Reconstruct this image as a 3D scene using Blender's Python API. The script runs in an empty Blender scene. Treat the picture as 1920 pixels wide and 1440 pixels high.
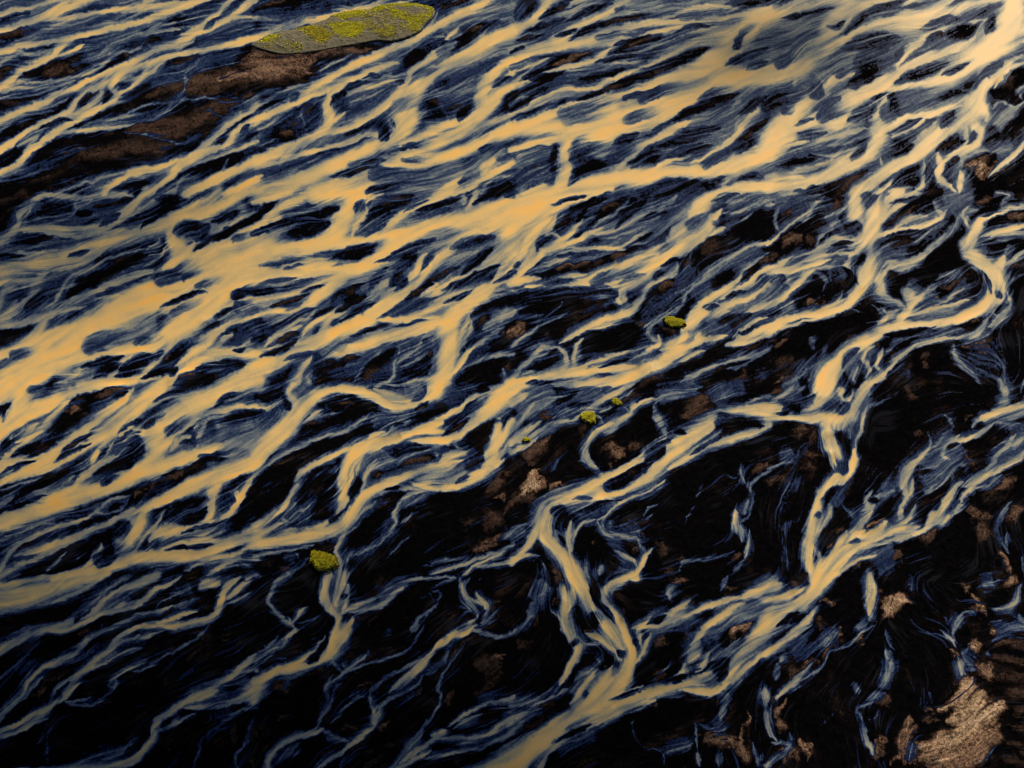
import bpy, math, random
import numpy as np
from mathutils import Vector, noise as mnoise

random.seed(7)
RNG = np.random.default_rng(11)

# ---------------------------------------------------------------- survey
# The river plain was surveyed as tiles of channel centre lines.  Each line of a
# tile is "<kind><level> <width> x,y[:width] ...":
#   (no letter) a channel carrying <level> per cent silt     v  broad shallow film of water
#   k  bare spit / lens between channels                     g  lobe with one steep front, fading upstream
#   r  dry sand bar of <level> paleness
# Tile coordinates are quarter survey units; they are laid on the ground below.  Left streams dulled by cloud shade carry it as a lower silt level.
SURVEY = r'''
#00
v30 120 0,40 200,20 450,0
v38 110 200,110 420,50 600,10
v30 140 150,300 400,220 700,180
v26 120 0,440 150,400 300,370
v45 110 850,160 1000,110 1250,70 1400,30
v30 120 600,400 750,420 900,300 1100,240
v24 150 450,180 700,140 1000,60
v22 140 1400,120 1700,60 1920,40
v22 120 1500,230 1750,220 1920,180
v26 120 0,680 250,650 500,610
v26 100 0,920 200,850 500,740
v20 140 1100,620 1350,540 1600,430 1800,380
v20 90 600,960 900,890 1200,850 1400,680
v28 120 600,1430 850,1350 1100,1290 1400,1270
v15 110 0,1310 200,1300 400,1220 650,1120
88 60 660,-10 480,60 330,130 160,165 80,200 -10,230
80 40 500,-10 400,70 300,125
85 35 1140,-10 1050,35 880,70 700,95 500,130 300,155 150,190
75 38 -10,105 90,75 200,65 330,20 420,-10
72 45 1530,-10 1400,20 1250,30 1050,60 900,90
88 52 1520,0 1330,60 1200,110 1100,150 950,185 800,220 650,250 500,285 300,320 150,340 -10,390
50 60 1250,70 1050,110 880,150 760,190 620,240
55 26 -10,370 100,320 250,260 400,200 520,170
85 52 580,280 480,310 430,360 390,420 310,460 200,500 120,560 60,610 -10,655
82 28 640,330 560,370 460,410 390,430
52 36 -10,480 60,430 150,400 280,400 400,360
85 52 1890,-10 1800,70 1740,130 1600,190 1450,260 1300,330 1200,355 1080,420 950,490 800,550 680,600 560,660 420,715 300,780 150,830 50,870 -10,905
75 36 1740,-10 1650,70 1560,150 1480,200 1350,270
70 30 1930,-10 1840,60 1740,130
60 32 1360,215 1220,225 1100,250 1000,265 900,300 830,340 780,390 730,430
55 20 1330,165 1220,180 1150,200 1120,240
62 26 1090,335 1000,380 860,410 800,460 740,500 650,550 500,590 350,610 150,620 -10,665
60 22 850,360 820,390 840,420 780,470
55 24 -10,690 150,660 300,660 450,640 560,600
45 20 -10,750 200,720 420,660
52 30 -10,930 80,880 200,830 400,790 520,720
45 22 0,980 120,890 250,850 400,830
90 55 1930,275 1800,310 1650,345 1500,375 1300,400 1200,440 1080,490 1000,520 900,560 850,600 840,650 870,700 850,745 780,790 650,850 520,920 420,990 350,1040 260,1090 220,1130 150,1210 80,1260 -10,1295
86 40 1240,450 1130,540 1050,590 980,640 900,700 850,745
70 40 1120,500 1020,580 900,600
88 52 870,590 760,630 660,680 590,740 540,800 500,840 430,870 300,930 180,1000 80,1070 -10,1130
75 45 760,640 740,720 660,800 560,850 500,845
70 30 800,740 740,800 640,840 560,855
75 25 700,850 600,880 500,860
70 30 1460,300 1350,350 1250,400 1150,440 1050,490
78 28 1930,130 1800,125 1700,150 1600,200
45 18 820,960 950,940 1050,915 1150,890 1250,820 1380,700 1400,640 1390,560 1430,520 1520,440 1600,410
72 30 400,1020 560,980 700,970 830,955 1000,930
45 18 600,950 720,910 850,890 1000,830 1100,790 1300,770 1500,740 1640,740
55 60 130,1100 200,1060 300,980 380,930
75 30 200,1100 330,1040 420,980
36 14 880,990 1050,1010 1250,1060 1400,1085
36 18 -10,1320 150,1310 300,1280 380,1250
34 14 400,1170 500,1140 650,1110
35 12 1620,760 1750,770 1920,740
30 12 1450,830 1570,830 1650,880 1750,880
88 50 1930,780 1820,860 1720,930 1640,1000 1560,1070 1480,1130 1400,1190 1280,1230 1130,1270 980,1300 850,1370 770,1450
90 60 1930,890 1850,940 1770,990 1720,1060 1640,1100 1500,1160 1400,1210 1330,1260 1250,1340 1110,1450
72 30 1930,1060 1800,1110 1650,1160 1450,1230 1350,1280
92 75 1930,1200 1800,1260 1700,1300 1600,1350 1500,1400 1390,1450
92 55 1930,1340 1800,1400 1690,1450
55 24 1230,1225 1000,1270 850,1310 740,1340 600,1390 430,1450
45 24 1100,1330 900,1370 750,1410
50 26 1420,1310 1350,1360 1300,1440
50 18 1720,1180 1680,1250 1640,1300
k10 55 690,690 620,750 590,790
k8 50 820,690 800,730 770,780
k15 30 980,560 1080,535
k35 45 900,670 980,620
k10 60 1690,1000 1650,1050 1620,1080
k30 40 1800,990 1870,930
k30 50 860,160 980,120 1150,100
k35 40 1520,215 1640,150
k10 70 -10,1200 60,1160 110,1110
k30 30 520,370 600,300 680,280
k15 24 100,110 200,100
k12 40 180,90 230,100
k12 40 550,900 450,890 300,960
k15 40 340,990 270,1060
r20 90 300,575 420,530 560,520
r20 60 900,390 1000,350 1080,330
r16 60 0,270 120,240 230,225
r18 70 1080,740 1200,700 1330,660
r45 60 1650,600 1780,560 1920,540
r30 50 1800,460 1920,400
r22 50 1500,700 1650,690
r22 50 1780,730 1920,710
r15 60 0,770 120,760 220,750
r20 50 120,940 180,920
r22 50 300,870 370,840
r20 40 700,1115 850,1100
r18 40 1250,1020 1430,990
r18 40 800,1190 860,1170
r14 40 500,1390 650,1360
r14 40 900,910 1100,870
r24 150 1250,680 1550,620 1940,560
r20 140 950,980 1300,960 1750,760
r18 120 500,1160 900,1120 1300,1080
#01
v25 200 200,160 500,150 800,120 1000,60
v30 200 0,420 300,350 700,300
v30 200 100,700 400,600 700,520
v22 260 400,640 800,520 1180,420
v30 200 0,900 300,850 500,700
v25 140 500,830 800,740 1100,620
v22 160 0,1060 200,1000 350,930
v18 120 620,930 750,870 850,800
v45 200 1300,340 1600,240 1900,120
v45 400 1300,620 1600,500 1930,380
v50 300 700,1130 1000,1060 1200,1040
v50 200 0,1280 200,1230
v45 240 400,1400 700,1300 1000,1260
v35 200 1500,1240 1800,1180 1930,1120
v30 160 1650,960 1930,880
v55 300 1200,900 1500,760 1800,620
62 44 1000,30 880,20 740,30 560,45 430,30 330,20 260,60 190,120 140,170 130,240 60,320 -10,370
55 20 330,50 250,90 210,160 130,230
50 18 590,50 560,90 580,130 520,180 420,220 250,250
50 18 740,0 690,60 620,100 580,140
45 18 720,140 715,170 640,190 540,190
72 70 1110,-10 1040,60 960,130 850,220 750,270 600,310 450,310 300,270 120,290
68 40 880,200 700,260 500,270 300,260 150,280 0,370
66 50 1300,-10 1180,60 1080,120 980,190 860,240
76 70 1650,-10 1560,60 1400,140 1250,210 1180,250
90 90 1830,-10 1720,60 1560,130 1400,190 1250,240 1130,280
80 130 1450,180:100 1280,230:120 1100,290:120 900,350:110 750,400:110 600,450:100 450,480:90 300,520:90 150,560:90 -10,590:90
70 60 1050,290 850,310 700,370 600,400 480,440 400,480
70 80 800,420 650,490 520,540 380,550 200,600 0,660
68 30 1200,220 1050,270 900,300
55 40 0,390 200,370 400,290 600,320
58 24 -10,470 200,450 350,450
55 26 -10,520 150,490 350,430
62 60 300,640 120,680 30,740 0,830
68 60 400,540 280,660 260,760 150,860 60,930 0,960
60 40 130,800 60,880 -10,930
55 26 640,570 520,640 450,760 380,840 300,890
50 22 1100,420 850,480 700,560 560,650 500,740
66 60 1150,590 1000,620 800,700 650,770 560,820 470,890 350,930 200,970 0,1010
60 24 1150,580 1050,600 900,680 750,720
55 30 900,770 700,800 500,830 370,900 200,940
62 24 650,860 500,880 350,950 310,1030
78 60 350,940 300,1010 230,1090 150,1140
60 20 1190,340 1170,390 1100,430
55 18 1250,400 1200,480 1080,560
84 130 1260,260:50 1280,330:100 1330,420:130 1370,450:110 1300,510:90 1250,560:80 1180,620:80
88 70 1460,370 1400,450 1300,540 1200,610
86 200 1930,260:90 1800,320:140 1650,400:200 1500,500:220 1400,580:200
94 140 1930,430:300 1750,520:260 1550,620:200 1380,700:140 1220,690:120 1050,750:150 900,850:180 750,950:160 600,1010:130 400,1080:130 200,1150:120 60,1220:100 -10,1230:100
94 230 1700,640:140 1500,740:140 1250,820:160 1050,860:170 850,950:200 700,1060:200 500,1150:230 300,1220:260 150,1320:240 50,1400:200 0,1480:160
94 180 1930,590:160 1800,680:150 1650,780:150 1530,880:170 1400,980:190 1250,1080:160 1100,1150:120 900,1190:100 750,1200:90 550,1250:110 380,1310:120 250,1400:140 200,1460:120
90 60 1930,800 1780,810 1680,850 1590,900
84 40 1930,930 1800,960 1700,990 1600,1050
82 100 1690,1010 1560,1100 1480,1180 1400,1260 1280,1360
70 40 1750,1060 1640,1140 1560,1200
90 70 1930,1210 1750,1200 1600,1210 1500,1270 1400,1330 1280,1400 1180,1450
70 26 1900,1090 1800,1160 1700,1200
60 50 1930,1260 1750,1240 1600,1250 1500,1300
86 120 1930,1320 1800,1400 1700,1460
78 40 1350,1090 1220,1210 1150,1290 1080,1360 1000,1400
82 80 1000,1200 900,1310 780,1390 680,1420
88 70 1200,1380 1050,1400 900,1410 700,1430 600,1450
72 40 640,1270 600,1330 500,1400 400,1440
72 60 920,1180 750,1240 620,1300
60 20 1300,1080 1200,1160 1100,1200
60 20 1930,150 1800,210 1600,300 1480,400
k4 180 -10,120 120,40 300,-10
k3 120 -10,280 60,180
k8 120 280,160 450,130 540,100
k5 60 570,160 650,160 700,150
k8 80 400,300 480,330 620,320
k10 80 80,380 250,350 400,330
k10 60 0,490 180,480
k12 70 740,250 820,200 900,160
k10 60 920,240 1050,180 1130,130
k8 70 700,120 850,80 1020,10
k20 50 500,480 600,460 660,440
k12 70 1050,270 1200,160 1300,80
k14 60 1160,60 1300,30
k4 150 1250,360 1255,450 1230,540
k6 130 700,520 900,460 1150,370
k4 100 500,790 650,680 850,600
k4 130 700,730 900,560 1100,480
k4 110 720,790 870,720 1080,640
k5 120 650,940 750,880 880,790
k6 90 330,1050 450,960 600,900
k3 110 -10,1130 100,1090 220,1020 270,980
k8 60 0,1060 150,1030
k12 90 190,880 280,800 330,740
k12 70 50,810 130,760 210,730
k18 150 1310,290 1430,270 1500,300 1550,250
k18 70 1580,220 1700,180 1800,140
k5 66 1450,440 1550,370 1700,300 1930,190
g25 120 1200,650 1300,620 1500,510
g22 50 1370,650 1450,610 1530,570
g40 60 1490,700 1560,680 1700,640
k10 50 1200,860 1350,800 1500,750 1550,740
g40 70 1300,905 1400,860 1550,800
g40 60 1760,350 1930,300
g18 80 1755,770 1850,730 1930,690
g30 80 1780,850 1850,840 1930,830
k12 50 1600,930 1700,890 1800,900
g40 130 660,1150 760,1100 1000,1070 1200,1020
g35 60 1030,1125 1150,1100 1250,1060
g35 50 740,1175 850,1150
g45 90 110,1220 250,1180
k50 90 -10,1290 150,1250
k10 70 610,1320 750,1270 920,1230
k10 90 700,1390 800,1330 900,1290
k18 120 900,1340 1000,1290 1150,1220
k10 60 860,1380 1000,1350
k6 130 1180,1290 1320,1180 1480,1080 1620,960
k8 60 1050,1400 1180,1350 1300,1330
k12 60 1270,1380 1330,1320
k8 80 1600,1190 1700,1090 1790,1040
k15 80 1780,1050 1930,970
k8 36 1740,1190 1850,1170
k10 70 1480,1320 1650,1290 1850,1290
k25 60 1100,1270 1230,1190
k10 80 1300,1440 1420,1380 1480,1340
r14 60 1450,1060 1600,960
r26 40 1200,1280 1280,1260
r22 60 1300,1420 1450,1370
r18 60 1640,1130 1720,1090
r10 60 0,60 250,20
r14 40 700,80 950,40
#02
v20 160 150,320 350,230 450,150
v20 120 300,400 550,270 800,180
v25 120 200,450 500,380
v30 160 450,520 700,420 900,250
v25 140 1050,240 1300,140
v25 200 1650,120 1900,60
v30 180 1600,330 1900,250
v50 300 1500,540 1750,470 1930,420
v10 200 0,800 300,720 600,620
v25 160 600,680 850,570 950,500
v18 120 100,1040 400,1010 700,960 950,860
v22 160 0,1150 300,1080 700,1070
v30 200 0,1420 300,1300 600,1180
v25 160 350,1400 600,1280
v20 120 1250,960 1450,880
v30 160 1500,1050 1650,930 1750,870
v25 180 1200,1200 1500,1120 1750,1020
v25 160 1700,800 1850,700
v25 160 1500,1400 1900,1300
94 280 230,-40:100 180,40:200 100,160:160 60,230:150 -10,330:140
94 110 1000,-10:40 800,0:50 600,40:60 480,80:90 350,150:110 200,220:120 100,280:130 -10,350:120
60 60 100,380 60,450 -10,510
82 44 530,120 420,210 330,300 250,380 170,450 90,520 -10,560
72 40 280,290 200,370 120,440
76 40 210,530 120,560 -10,590
94 130 1240,-20:110 1150,70:130 1050,150:130 950,250:140 830,350:130 740,410:110
92 70 1000,30 900,130 780,220 680,300 560,390 430,490 300,560 150,600 -10,640
70 60 1000,140 850,260 700,380 560,470
92 80 860,340:60 760,400:70 650,450:70 560,500:90 450,560:90 350,610:100 200,660:90 100,700:70 -10,740:50
88 50 1000,320 880,370 800,430 740,470
94 90 1930,-20:120 1750,20:130 1600,90:150 1450,160:200 1320,240:170 1230,310:130 1130,360:100 1000,350:60 900,380:50
84 120 1220,350 1150,420 1100,480
92 60 1500,250 1400,310 1290,380 1220,460 1170,540 1080,600 980,650
80 40 1930,160 1780,170 1650,200 1520,240
70 30 1550,270 1520,340 1480,430
60 24 1490,280 1460,340
82 60 1430,390 1340,430 1270,500
94 120 1280,420:50 1230,480:90 1150,560:120 1200,600:150 1050,650:140 900,730:120 750,790:120 600,820:160 450,870:190 300,920:190 150,980:160 60,1020:130 -10,1040:110
92 110 1650,440:60 1500,510:110 1350,560:120 1200,610:110
88 50 700,630 620,700 520,790 400,860
70 40 1000,370 880,440 800,500 720,590
84 36 740,480 700,560 680,640
78 50 980,470 850,540 730,610 640,690 550,760
80 24 1420,640 1250,660 1100,720
55 20 560,680 450,770 300,830 150,890 -10,950
60 60 110,840 0,900
45 20 340,690 180,740 -10,800
92 100 1930,570:100 1750,640:130 1550,710:130 1400,780:110 1250,850:90 1130,910:80 1080,950:80
94 90 1080,920 1060,1010 1020,1090 960,1180
86 140 1040,990 960,1080 920,1180 880,1270
80 50 1130,880 1000,950 850,1020 700,1090 550,1150 380,1210 250,1250 100,1290
66 40 900,1000 750,1080 550,1170 350,1270 200,1340 60,1400 -10,1440
70 36 680,1000 550,1040 400,1080 250,1140 130,1200 60,1270 -10,1400
60 18 980,860 900,940 800,970 720,960 650,1010
60 24 980,840 850,860 750,930 650,1000
55 22 440,1050 300,1050 150,1110 -10,1170
50 20 350,1230 200,1260 80,1310
92 80 1600,850:50 1580,900:70 1570,970:60 1490,1040:40
84 100 1640,740 1600,790 1580,850
84 46 1900,680 1830,800 1800,860 1740,950 1650,1020 1550,1060 1450,1080 1350,1090 1250,1140
82 40 1770,800 1790,870
92 70 1600,1010 1450,1080 1300,1110 1200,1150 1130,1210 1090,1260
84 110 1330,1060 1220,1110 1120,1180
62 28 1240,940 1180,1040 1100,1120 1040,1200 980,1280
92 90 1930,1140:60 1750,1180:80 1600,1230:110 1450,1270:110 1300,1290:110 1150,1290:100 1000,1310:100 850,1350:90 700,1390:80 550,1420:70 400,1450:60
80 40 1930,1190 1750,1280 1500,1320
80 30 1660,1160 1450,1170 1300,1210 1150,1260
84 40 1640,1170 1500,1190 1350,1230
76 40 770,1190 720,1290 600,1390
60 24 700,1250 620,1330
66 30 620,1350 500,1390 380,1420
50 26 500,1260 400,1350 330,1430
80 36 1360,1200 1500,1160
60 36 1640,1050 1500,1140 1380,1200
60 60 1930,1060 1820,1130
66 40 1930,1310 1800,1300 1650,1370 1550,1440
70 24 1930,1430 1850,1450
55 20 1650,1310 1500,1340 1380,1400
60 20 1800,1330 1880,1360
k6 60 0,200 30,180 20,280
g35 70 230,40 330,30 480,10
k12 70 10,470 80,420
k20 60 100,420 0,520
k4 100 350,360 550,250 650,150 720,60
k4 80 560,110 750,50 950,40
k12 60 820,100 950,50
k5 90 300,470 480,390 650,320
k5 60 80,540 200,480 300,450
k10 40 90,660 160,600 260,570
k15 40 20,670 100,610 180,590
k12 46 450,520 550,440 700,360
k12 46 400,590 500,520 680,440
k15 40 880,370 960,310 1060,260
k8 80 1020,240 1130,190 1250,130
k20 50 1150,130 1350,40 1500,10
k12 70 1150,280 1080,320
k12 60 1600,170 1680,100 1800,60
k8 100 1650,290 1800,230 1930,200
g25 80 1265,350 1330,310 1430,230
k30 50 1430,430 1470,460
k10 40 1330,450 1440,410
g15 130 930,590 1000,520 1090,410
k15 30 850,460 960,370 1060,350
g40 70 870,490 960,440
k14 60 830,600 980,520
k14 40 720,570 780,500 820,460
g18 50 770,745 830,710 950,680
k4 140 -10,790 200,710 450,620 640,530
k3 100 150,810 350,760 600,680
k10 40 0,960 150,900 350,830
k8 50 700,680 850,600 960,590
k12 50 1430,600 1550,570 1700,560
g25 40 1510,545 1600,530 1900,470
k8 60 1200,700 1350,660 1500,610
k20 40 960,800 1150,740
k12 40 1110,870 1200,790 1380,720
k8 80 450,980 750,890 950,810
k4 50 820,940 900,900
k6 70 30,1120 250,1070 480,1020
k12 50 500,1100 700,1030 900,960
k6 70 100,1200 300,1130
k4 130 200,1330 500,1240 780,1120
k3 110 150,1420 350,1370 560,1300
k4 60 350,1420 600,1330 700,1230
g20 130 750,1320 830,1260 920,1130
k20 130 850,1130 960,1040
k6 90 1060,1110 1160,1020 1200,960
k5 90 1250,1010 1380,900 1560,770
k6 100 1300,900 1400,850
k10 70 1380,1060 1500,990 1550,920
k20 100 1650,950 1710,880 1760,880
k15 90 1700,800 1850,690
g14 60 1100,1230 1170,1190 1300,1140
k8 70 1620,1170 1750,1090 1930,1000
k5 80 1780,950 1880,860 1930,780
k12 40 1350,1120 1550,1060 1700,1010
k10 40 1230,1250 1400,1220 1600,1200
k30 60 1810,1300 1900,1250
k6 70 750,1430 950,1410 1200,1360
k5 90 1050,1440 1250,1400 1450,1360
k10 80 1700,1420 1880,1390
r28 60 730,90 800,60 760,80
r24 50 760,90 930,60
r34 40 520,170 560,200 530,240
r34 60 1010,850 1070,830
r22 60 1100,790 1250,720 1360,660
r30 30 1370,430 1430,430
r20 50 700,930 800,890
r20 60 1540,1400 1620,1340
r16 60 300,1040 400,1040
#03
v25 120 400,370 600,250 850,60
v20 100 500,630 800,560
v22 120 650,680 850,520
v20 100 1250,130 1450,100
v20 120 1150,400 1350,330
v25 140 1450,900 1900,780
v18 100 1550,1080 1750,1000
v15 100 600,1380 850,1280
v15 140 250,600 100,700
v20 60 850,960 600,940
84 180 800,-20:60 600,40:100 400,100:140 200,140:180 -10,170:190
84 50 450,-10 250,30 -10,80
66 26 780,10 600,110 400,190 200,230 -10,275
76 60 1180,-10 1050,50 900,110 800,180 720,250 640,310
56 26 990,0 820,80 720,180 600,260 480,340
56 20 900,150 850,200 750,280
78 40 1160,100 1080,170 1000,230 900,250 800,270 700,310 600,360 480,410 350,420
84 30 1360,0 1250,60 1150,110 1080,170
70 40 1010,190 900,220 850,250
70 50 640,310 500,360 380,390 250,410 150,460 50,510 -10,550
55 50 430,410 250,430 100,510 -10,580
40 18 370,350 200,390 0,480
40 22 300,480 200,590 100,690 -10,770
30 16 170,560 80,650
56 30 1290,220 1180,260 1050,290 930,340 820,390 720,440 640,490
70 30 710,440 620,510 560,570 480,610 400,640 310,690 240,760 190,840 150,900
60 30 560,580 440,650 320,690
60 46 300,690 210,790 160,890 80,980 -10,1060
66 22 320,770 240,840 150,930 60,1010 -10,1080
36 18 490,650 700,610
70 70 1640,60:80 1560,50:70 1500,90:50
80 50 1790,-10 1720,60 1670,130 1650,210 1620,270 1560,320 1450,340 1300,380 1180,370
80 40 1480,260 1350,290 1250,330 1150,370 1020,390 930,430 870,490 820,550 740,600 680,660 600,720 520,790
50 40 1400,340 1300,370
60 28 1170,430 1050,460 930,490 850,530
55 20 1060,530 900,580 800,640 700,690 620,730
62 34 700,670 600,740 540,800 480,880 460,930
55 26 560,740 440,820 400,880 370,950
78 40 600,800 500,890 430,950 350,990 270,1030 180,1080 90,1130 -10,1170
60 28 400,990 250,1090 120,1160 -10,1200
72 26 350,1060 200,1140 100,1180 -10,1205
50 22 690,900 560,940 470,940
50 24 1570,360 1500,440 1400,510 1250,590 1150,660 1050,710 960,710
60 18 1110,640 980,690 880,750 810,820
44 26 810,820 850,850 790,900 720,950 620,970 480,950
60 22 870,780 850,850
50 14 1420,110 1300,150 1200,190 1170,240
40 14 1440,150 1400,220 1300,240
30 60 1500,170 1300,230
64 50 1880,30 1800,80 1700,170
56 26 1880,120 1780,170 1690,200
75 50 1920,580 1860,640 1790,700 1680,780 1560,850 1450,900 1370,950 1280,1010 1200,1070 1150,1130 1140,1190
70 60 1640,860 1500,900 1380,960
66 60 1930,840 1800,920 1650,960 1500,970 1380,990
52 40 1930,760 1830,840 1780,860
60 26 1760,720 1930,710
78 60 1150,1140 1170,1190 1110,1270 1060,1330 980,1390 850,1410 720,1430 500,1450
66 70 1350,1090 1240,1110 1200,1160
50 26 1470,1020 1350,1080 1260,1150
40 24 1030,1200 960,1270 820,1320 650,1370 520,1440
55 40 960,1280 880,1330 760,1370
34 30 1930,990 1800,1020 1680,1090 1580,1170 1500,1250 1480,1360 1450,1450
40 26 1920,1050 1870,1150 1830,1270 1770,1330 1780,1450
20 14 1200,960 1240,1000
20 30 1270,740 1240,820
30 14 350,1100 280,1270
24 18 380,1110 350,1250 350,1430
34 14 760,370 750,410
k3 100 100,350 400,300 600,200
k3 120 500,500 700,400 900,300
k3 100 350,570 500,520
k3 140 1200,520 1400,420
k3 200 900,880 1100,900 1300,760
k3 300 500,1200 800,1100 1000,1000
k3 160 200,1250 100,1350
k8 36 1800,830 1680,850
k6 60 1290,1060 1200,1130
k10 50 600,280 560,340
r30 60 270,890 330,850 340,900
r26 40 430,760 520,720
r20 40 600,450 700,400
r24 40 1100,90 1130,110
r24 36 1090,330 1160,320
r20 36 1350,70 1480,40
r16 30 1700,480 1790,460
r22 60 1900,1380 1920,1430
r18 60 1780,1100 1760,1250
r14 60 1250,760 1230,820
r20 40 340,700 420,780
#10
v28 110 0,160 250,140 520,90
v20 100 550,60 800,20
v45 150 1930,60 1700,90 1450,170
v25 160 1920,420 1650,500 1400,580
v30 200 1900,540 1600,650 1300,760
v32 140 1100,400 950,470 850,540
v30 160 1100,640 850,700 650,780
v25 160 1000,780 800,870 600,920
v20 170 0,1000 150,900 300,800
v30 120 100,1140 350,1100 700,1010
v20 140 50,1330 250,1250 500,1170
v28 100 1250,960 1450,900 1550,860
v45 260 950,1380 1250,1340 1600,1280
v45 200 1400,1400 1700,1250 1900,1120
v45 120 1100,1100 1300,1060
v40 120 1500,1080 1750,960 1930,900
v40 80 330,660 280,740 160,800
80 48 970,-10 900,30 820,60 720,82 600,112 450,145 300,185 150,225 -10,280
70 22 900,40 1000,25 1150,12
50 20 560,80 700,50 850,10
50 18 -10,130 100,140 200,160
45 14 60,180 160,190 240,180
90 60 1740,-10 1640,50 1500,110 1400,170 1320,215 1250,255 1150,315 1000,375 880,425 760,475 650,525 540,585 430,645 330,710 240,785 100,850 -10,905
60 50 1930,40 1750,60 1600,100 1500,150 1380,200
75 22 1360,90 1330,145 1270,230
50 26 1930,135 1700,140 1500,175 1350,245
88 35 1530,210 1470,250 1420,300
60 18 1460,290 1390,268 1320,280 1250,310 1150,380 1050,425 950,480
93 100 1930,220:100 1750,310:120 1560,430:110 1400,500:100 1250,600:130 1150,720:160 1130,850:190 1100,950:150 1050,1030:110 900,1090:110 750,1170:130 550,1250:130 350,1330:130 150,1400:120 -10,1440:100
88 60 1500,310 1400,380 1280,460 1160,540 1140,590 1050,700 980,780 900,840 800,900 650,960 500,1000 430,1030
60 24 1170,535 1050,560 900,572 790,595
62 36 1120,585 1000,605 850,655 720,690 620,745 560,790
55 22 1000,660 850,720 700,770
90 50 1080,470 950,495 850,530 760,572 650,605 560,655 400,720 300,770 200,800
92 75 540,660 545,720 530,800 550,860 540,920 480,990 400,1040 280,1095 150,1145 -10,1210
85 60 690,610 620,660 550,710
85 35 660,830 590,890 540,950
60 30 -10,800 100,740 250,670 350,640 430,615
60 12 490,560 510,510 600,460 720,415
55 14 480,570 530,545 560,550
50 14 150,800 210,760
85 42 980,1035 860,1000 700,1060 500,1112 300,1165 100,1225 -10,1255
55 26 930,1060 750,1100 600,1150
75 30 -10,1330 60,1320
92 90 1930,430:60 1850,480:60 1790,550:80 1720,620:90 1690,700:100 1690,780:120 1630,870:100 1500,910:70 1350,965:60 1200,1035:60 1080,1080:60
88 45 1930,540 1850,600 1760,660 1700,710
93 105 1930,640:60 1830,690:80 1770,760:100 1670,860:110 1550,960:110 1450,1020:90 1300,1080:90 1100,1165:80 960,1230:90 820,1310:140 650,1390:160 450,1450:160
60 36 1930,380 1800,400 1650,440 1530,500 1400,560 1320,595
50 22 1930,480 1700,570 1500,655 1300,715 1240,745
62 26 1930,355 1750,385 1600,435
62 36 1930,850 1800,900 1650,960 1500,1020 1420,1060
60 16 1280,835 1200,900 1140,965
93 100 1930,960 1750,1050 1600,1110 1450,1150 1300,1190 1150,1225 1000,1265 900,1330 780,1400 690,1450
90 50 1930,1220 1800,1290 1700,1340 1600,1400 1480,1450
85 60 1600,1310 1480,1380 1350,1450
85 70 1790,1180 1720,1250 1700,1330
60 22 1930,1310 1800,1330 1720,1400 1690,1450
40 40 -10,1050 80,960 160,880
40 16 330,850 355,900 340,960
45 16 350,1010 450,960 500,880
50 18 0,1110 100,1060 150,1050
g45 70 1390,395 1450,345 1560,300
k48 60 1140,630 1220,565 1350,515
g55 110 1065,790 1180,740 1230,700
g8 95 960,1015 950,960 940,890
k30 26 1010,880 1045,960
g8 70 1530,865 1590,820 1640,740
k12 50 1760,660 1850,600 1920,570
g18 50 1100,1105 1200,1080 1320,1050
k15 55 550,1330 700,1290 850,1230 980,1185
g50 50 700,1230 800,1200 920,1160
g40 140 905,1300 1100,1320 1350,1320 1550,1270
g25 45 1110,1200 1200,1190 1320,1175
g12 60 840,1425 950,1415 1150,1380 1250,1370
g30 70 1700,1120 1780,1095 1900,1070
g20 40 1530,1365 1590,1320 1640,1260
k30 50 1800,1200 1930,1165
k15 60 560,790 600,740 680,700
k12 40 800,585 880,560 980,550
k14 50 1050,620 1100,600
k10 40 20,810 120,770 210,750
k30 60 260,760 320,700
r35 170 -20,480 200,480 450,450
r30 80 400,430 650,390 900,345
r38 120 -20,570 200,560 420,540
r10 50 0,640 200,630 380,600
r22 50 350,850 420,780
r25 60 160,1020 290,990
r22 60 220,920 300,880
r20 50 980,650 1090,610
r14 80 1300,780 1540,790
r22 50 30,60 250,20
r18 40 1380,60 1600,20
r28 60 1560,250 1680,190
r22 40 1000,400 1100,350
r20 40 1650,40 1450,30
r16 50 1750,1350 1900,1260
r18 40 1700,380 1900,330
#11
v45 250 0,700 250,640 600,560
v45 250 0,900 200,840 450,740
v40 200 200,140 450,80 700,20
v25 200 150,270 400,200 600,120
v35 250 750,260 950,180 1100,60
v30 140 1200,110 1450,80 1600,50
v50 300 1100,420 1300,330 1600,250 1850,180
v35 400 1000,550 1300,480 1600,440 1850,330
v30 200 1300,740 1600,600 1850,480
v35 250 700,700 900,640 1100,540
v30 200 150,1020 400,930 700,820
v45 250 500,1300 700,1200 950,1080
v25 400 650,1320 1000,1180 1350,1050
v30 200 1550,1000 1750,950 1930,880
v15 300 1500,1350 1800,1200
v45 150 1000,1000 1250,930 1400,880
92 70 390,-10 300,50 180,110 80,190 -10,260
78 100 60,160 150,200 20,240
88 60 -10,60 120,40 250,-10
60 120 300,90 450,40 600,-10
94 150 830,-10:90 740,60:110 680,140:160 640,220:180 580,300:150 500,360:100 400,390:90 200,430:110 -10,470:110
93 60 840,130 790,190 750,260 720,330
95 200 1930,110:170 1750,150:170 1550,210:140 1350,230:80 1150,270:70 950,310:60 800,350:80 600,390:90 400,420:100 200,450:130 -10,520:160
92 60 1460,-10 1330,60 1200,110 1110,160 1010,230 900,310
82 36 960,10 850,60 820,130
86 40 1660,-10 1620,60 1570,130
70 40 1560,20 1550,100
95 190 1350,240:60 1200,290:120 1080,350:160 1000,430:170 900,510:120 780,570:110 650,620:120 550,700:110 450,790:80 380,860:70 250,880:40 100,890:30 -10,920:30
93 110 900,540 700,570 500,560 300,590 150,610 -10,660
88 40 580,470 400,510 220,560 150,580
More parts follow.
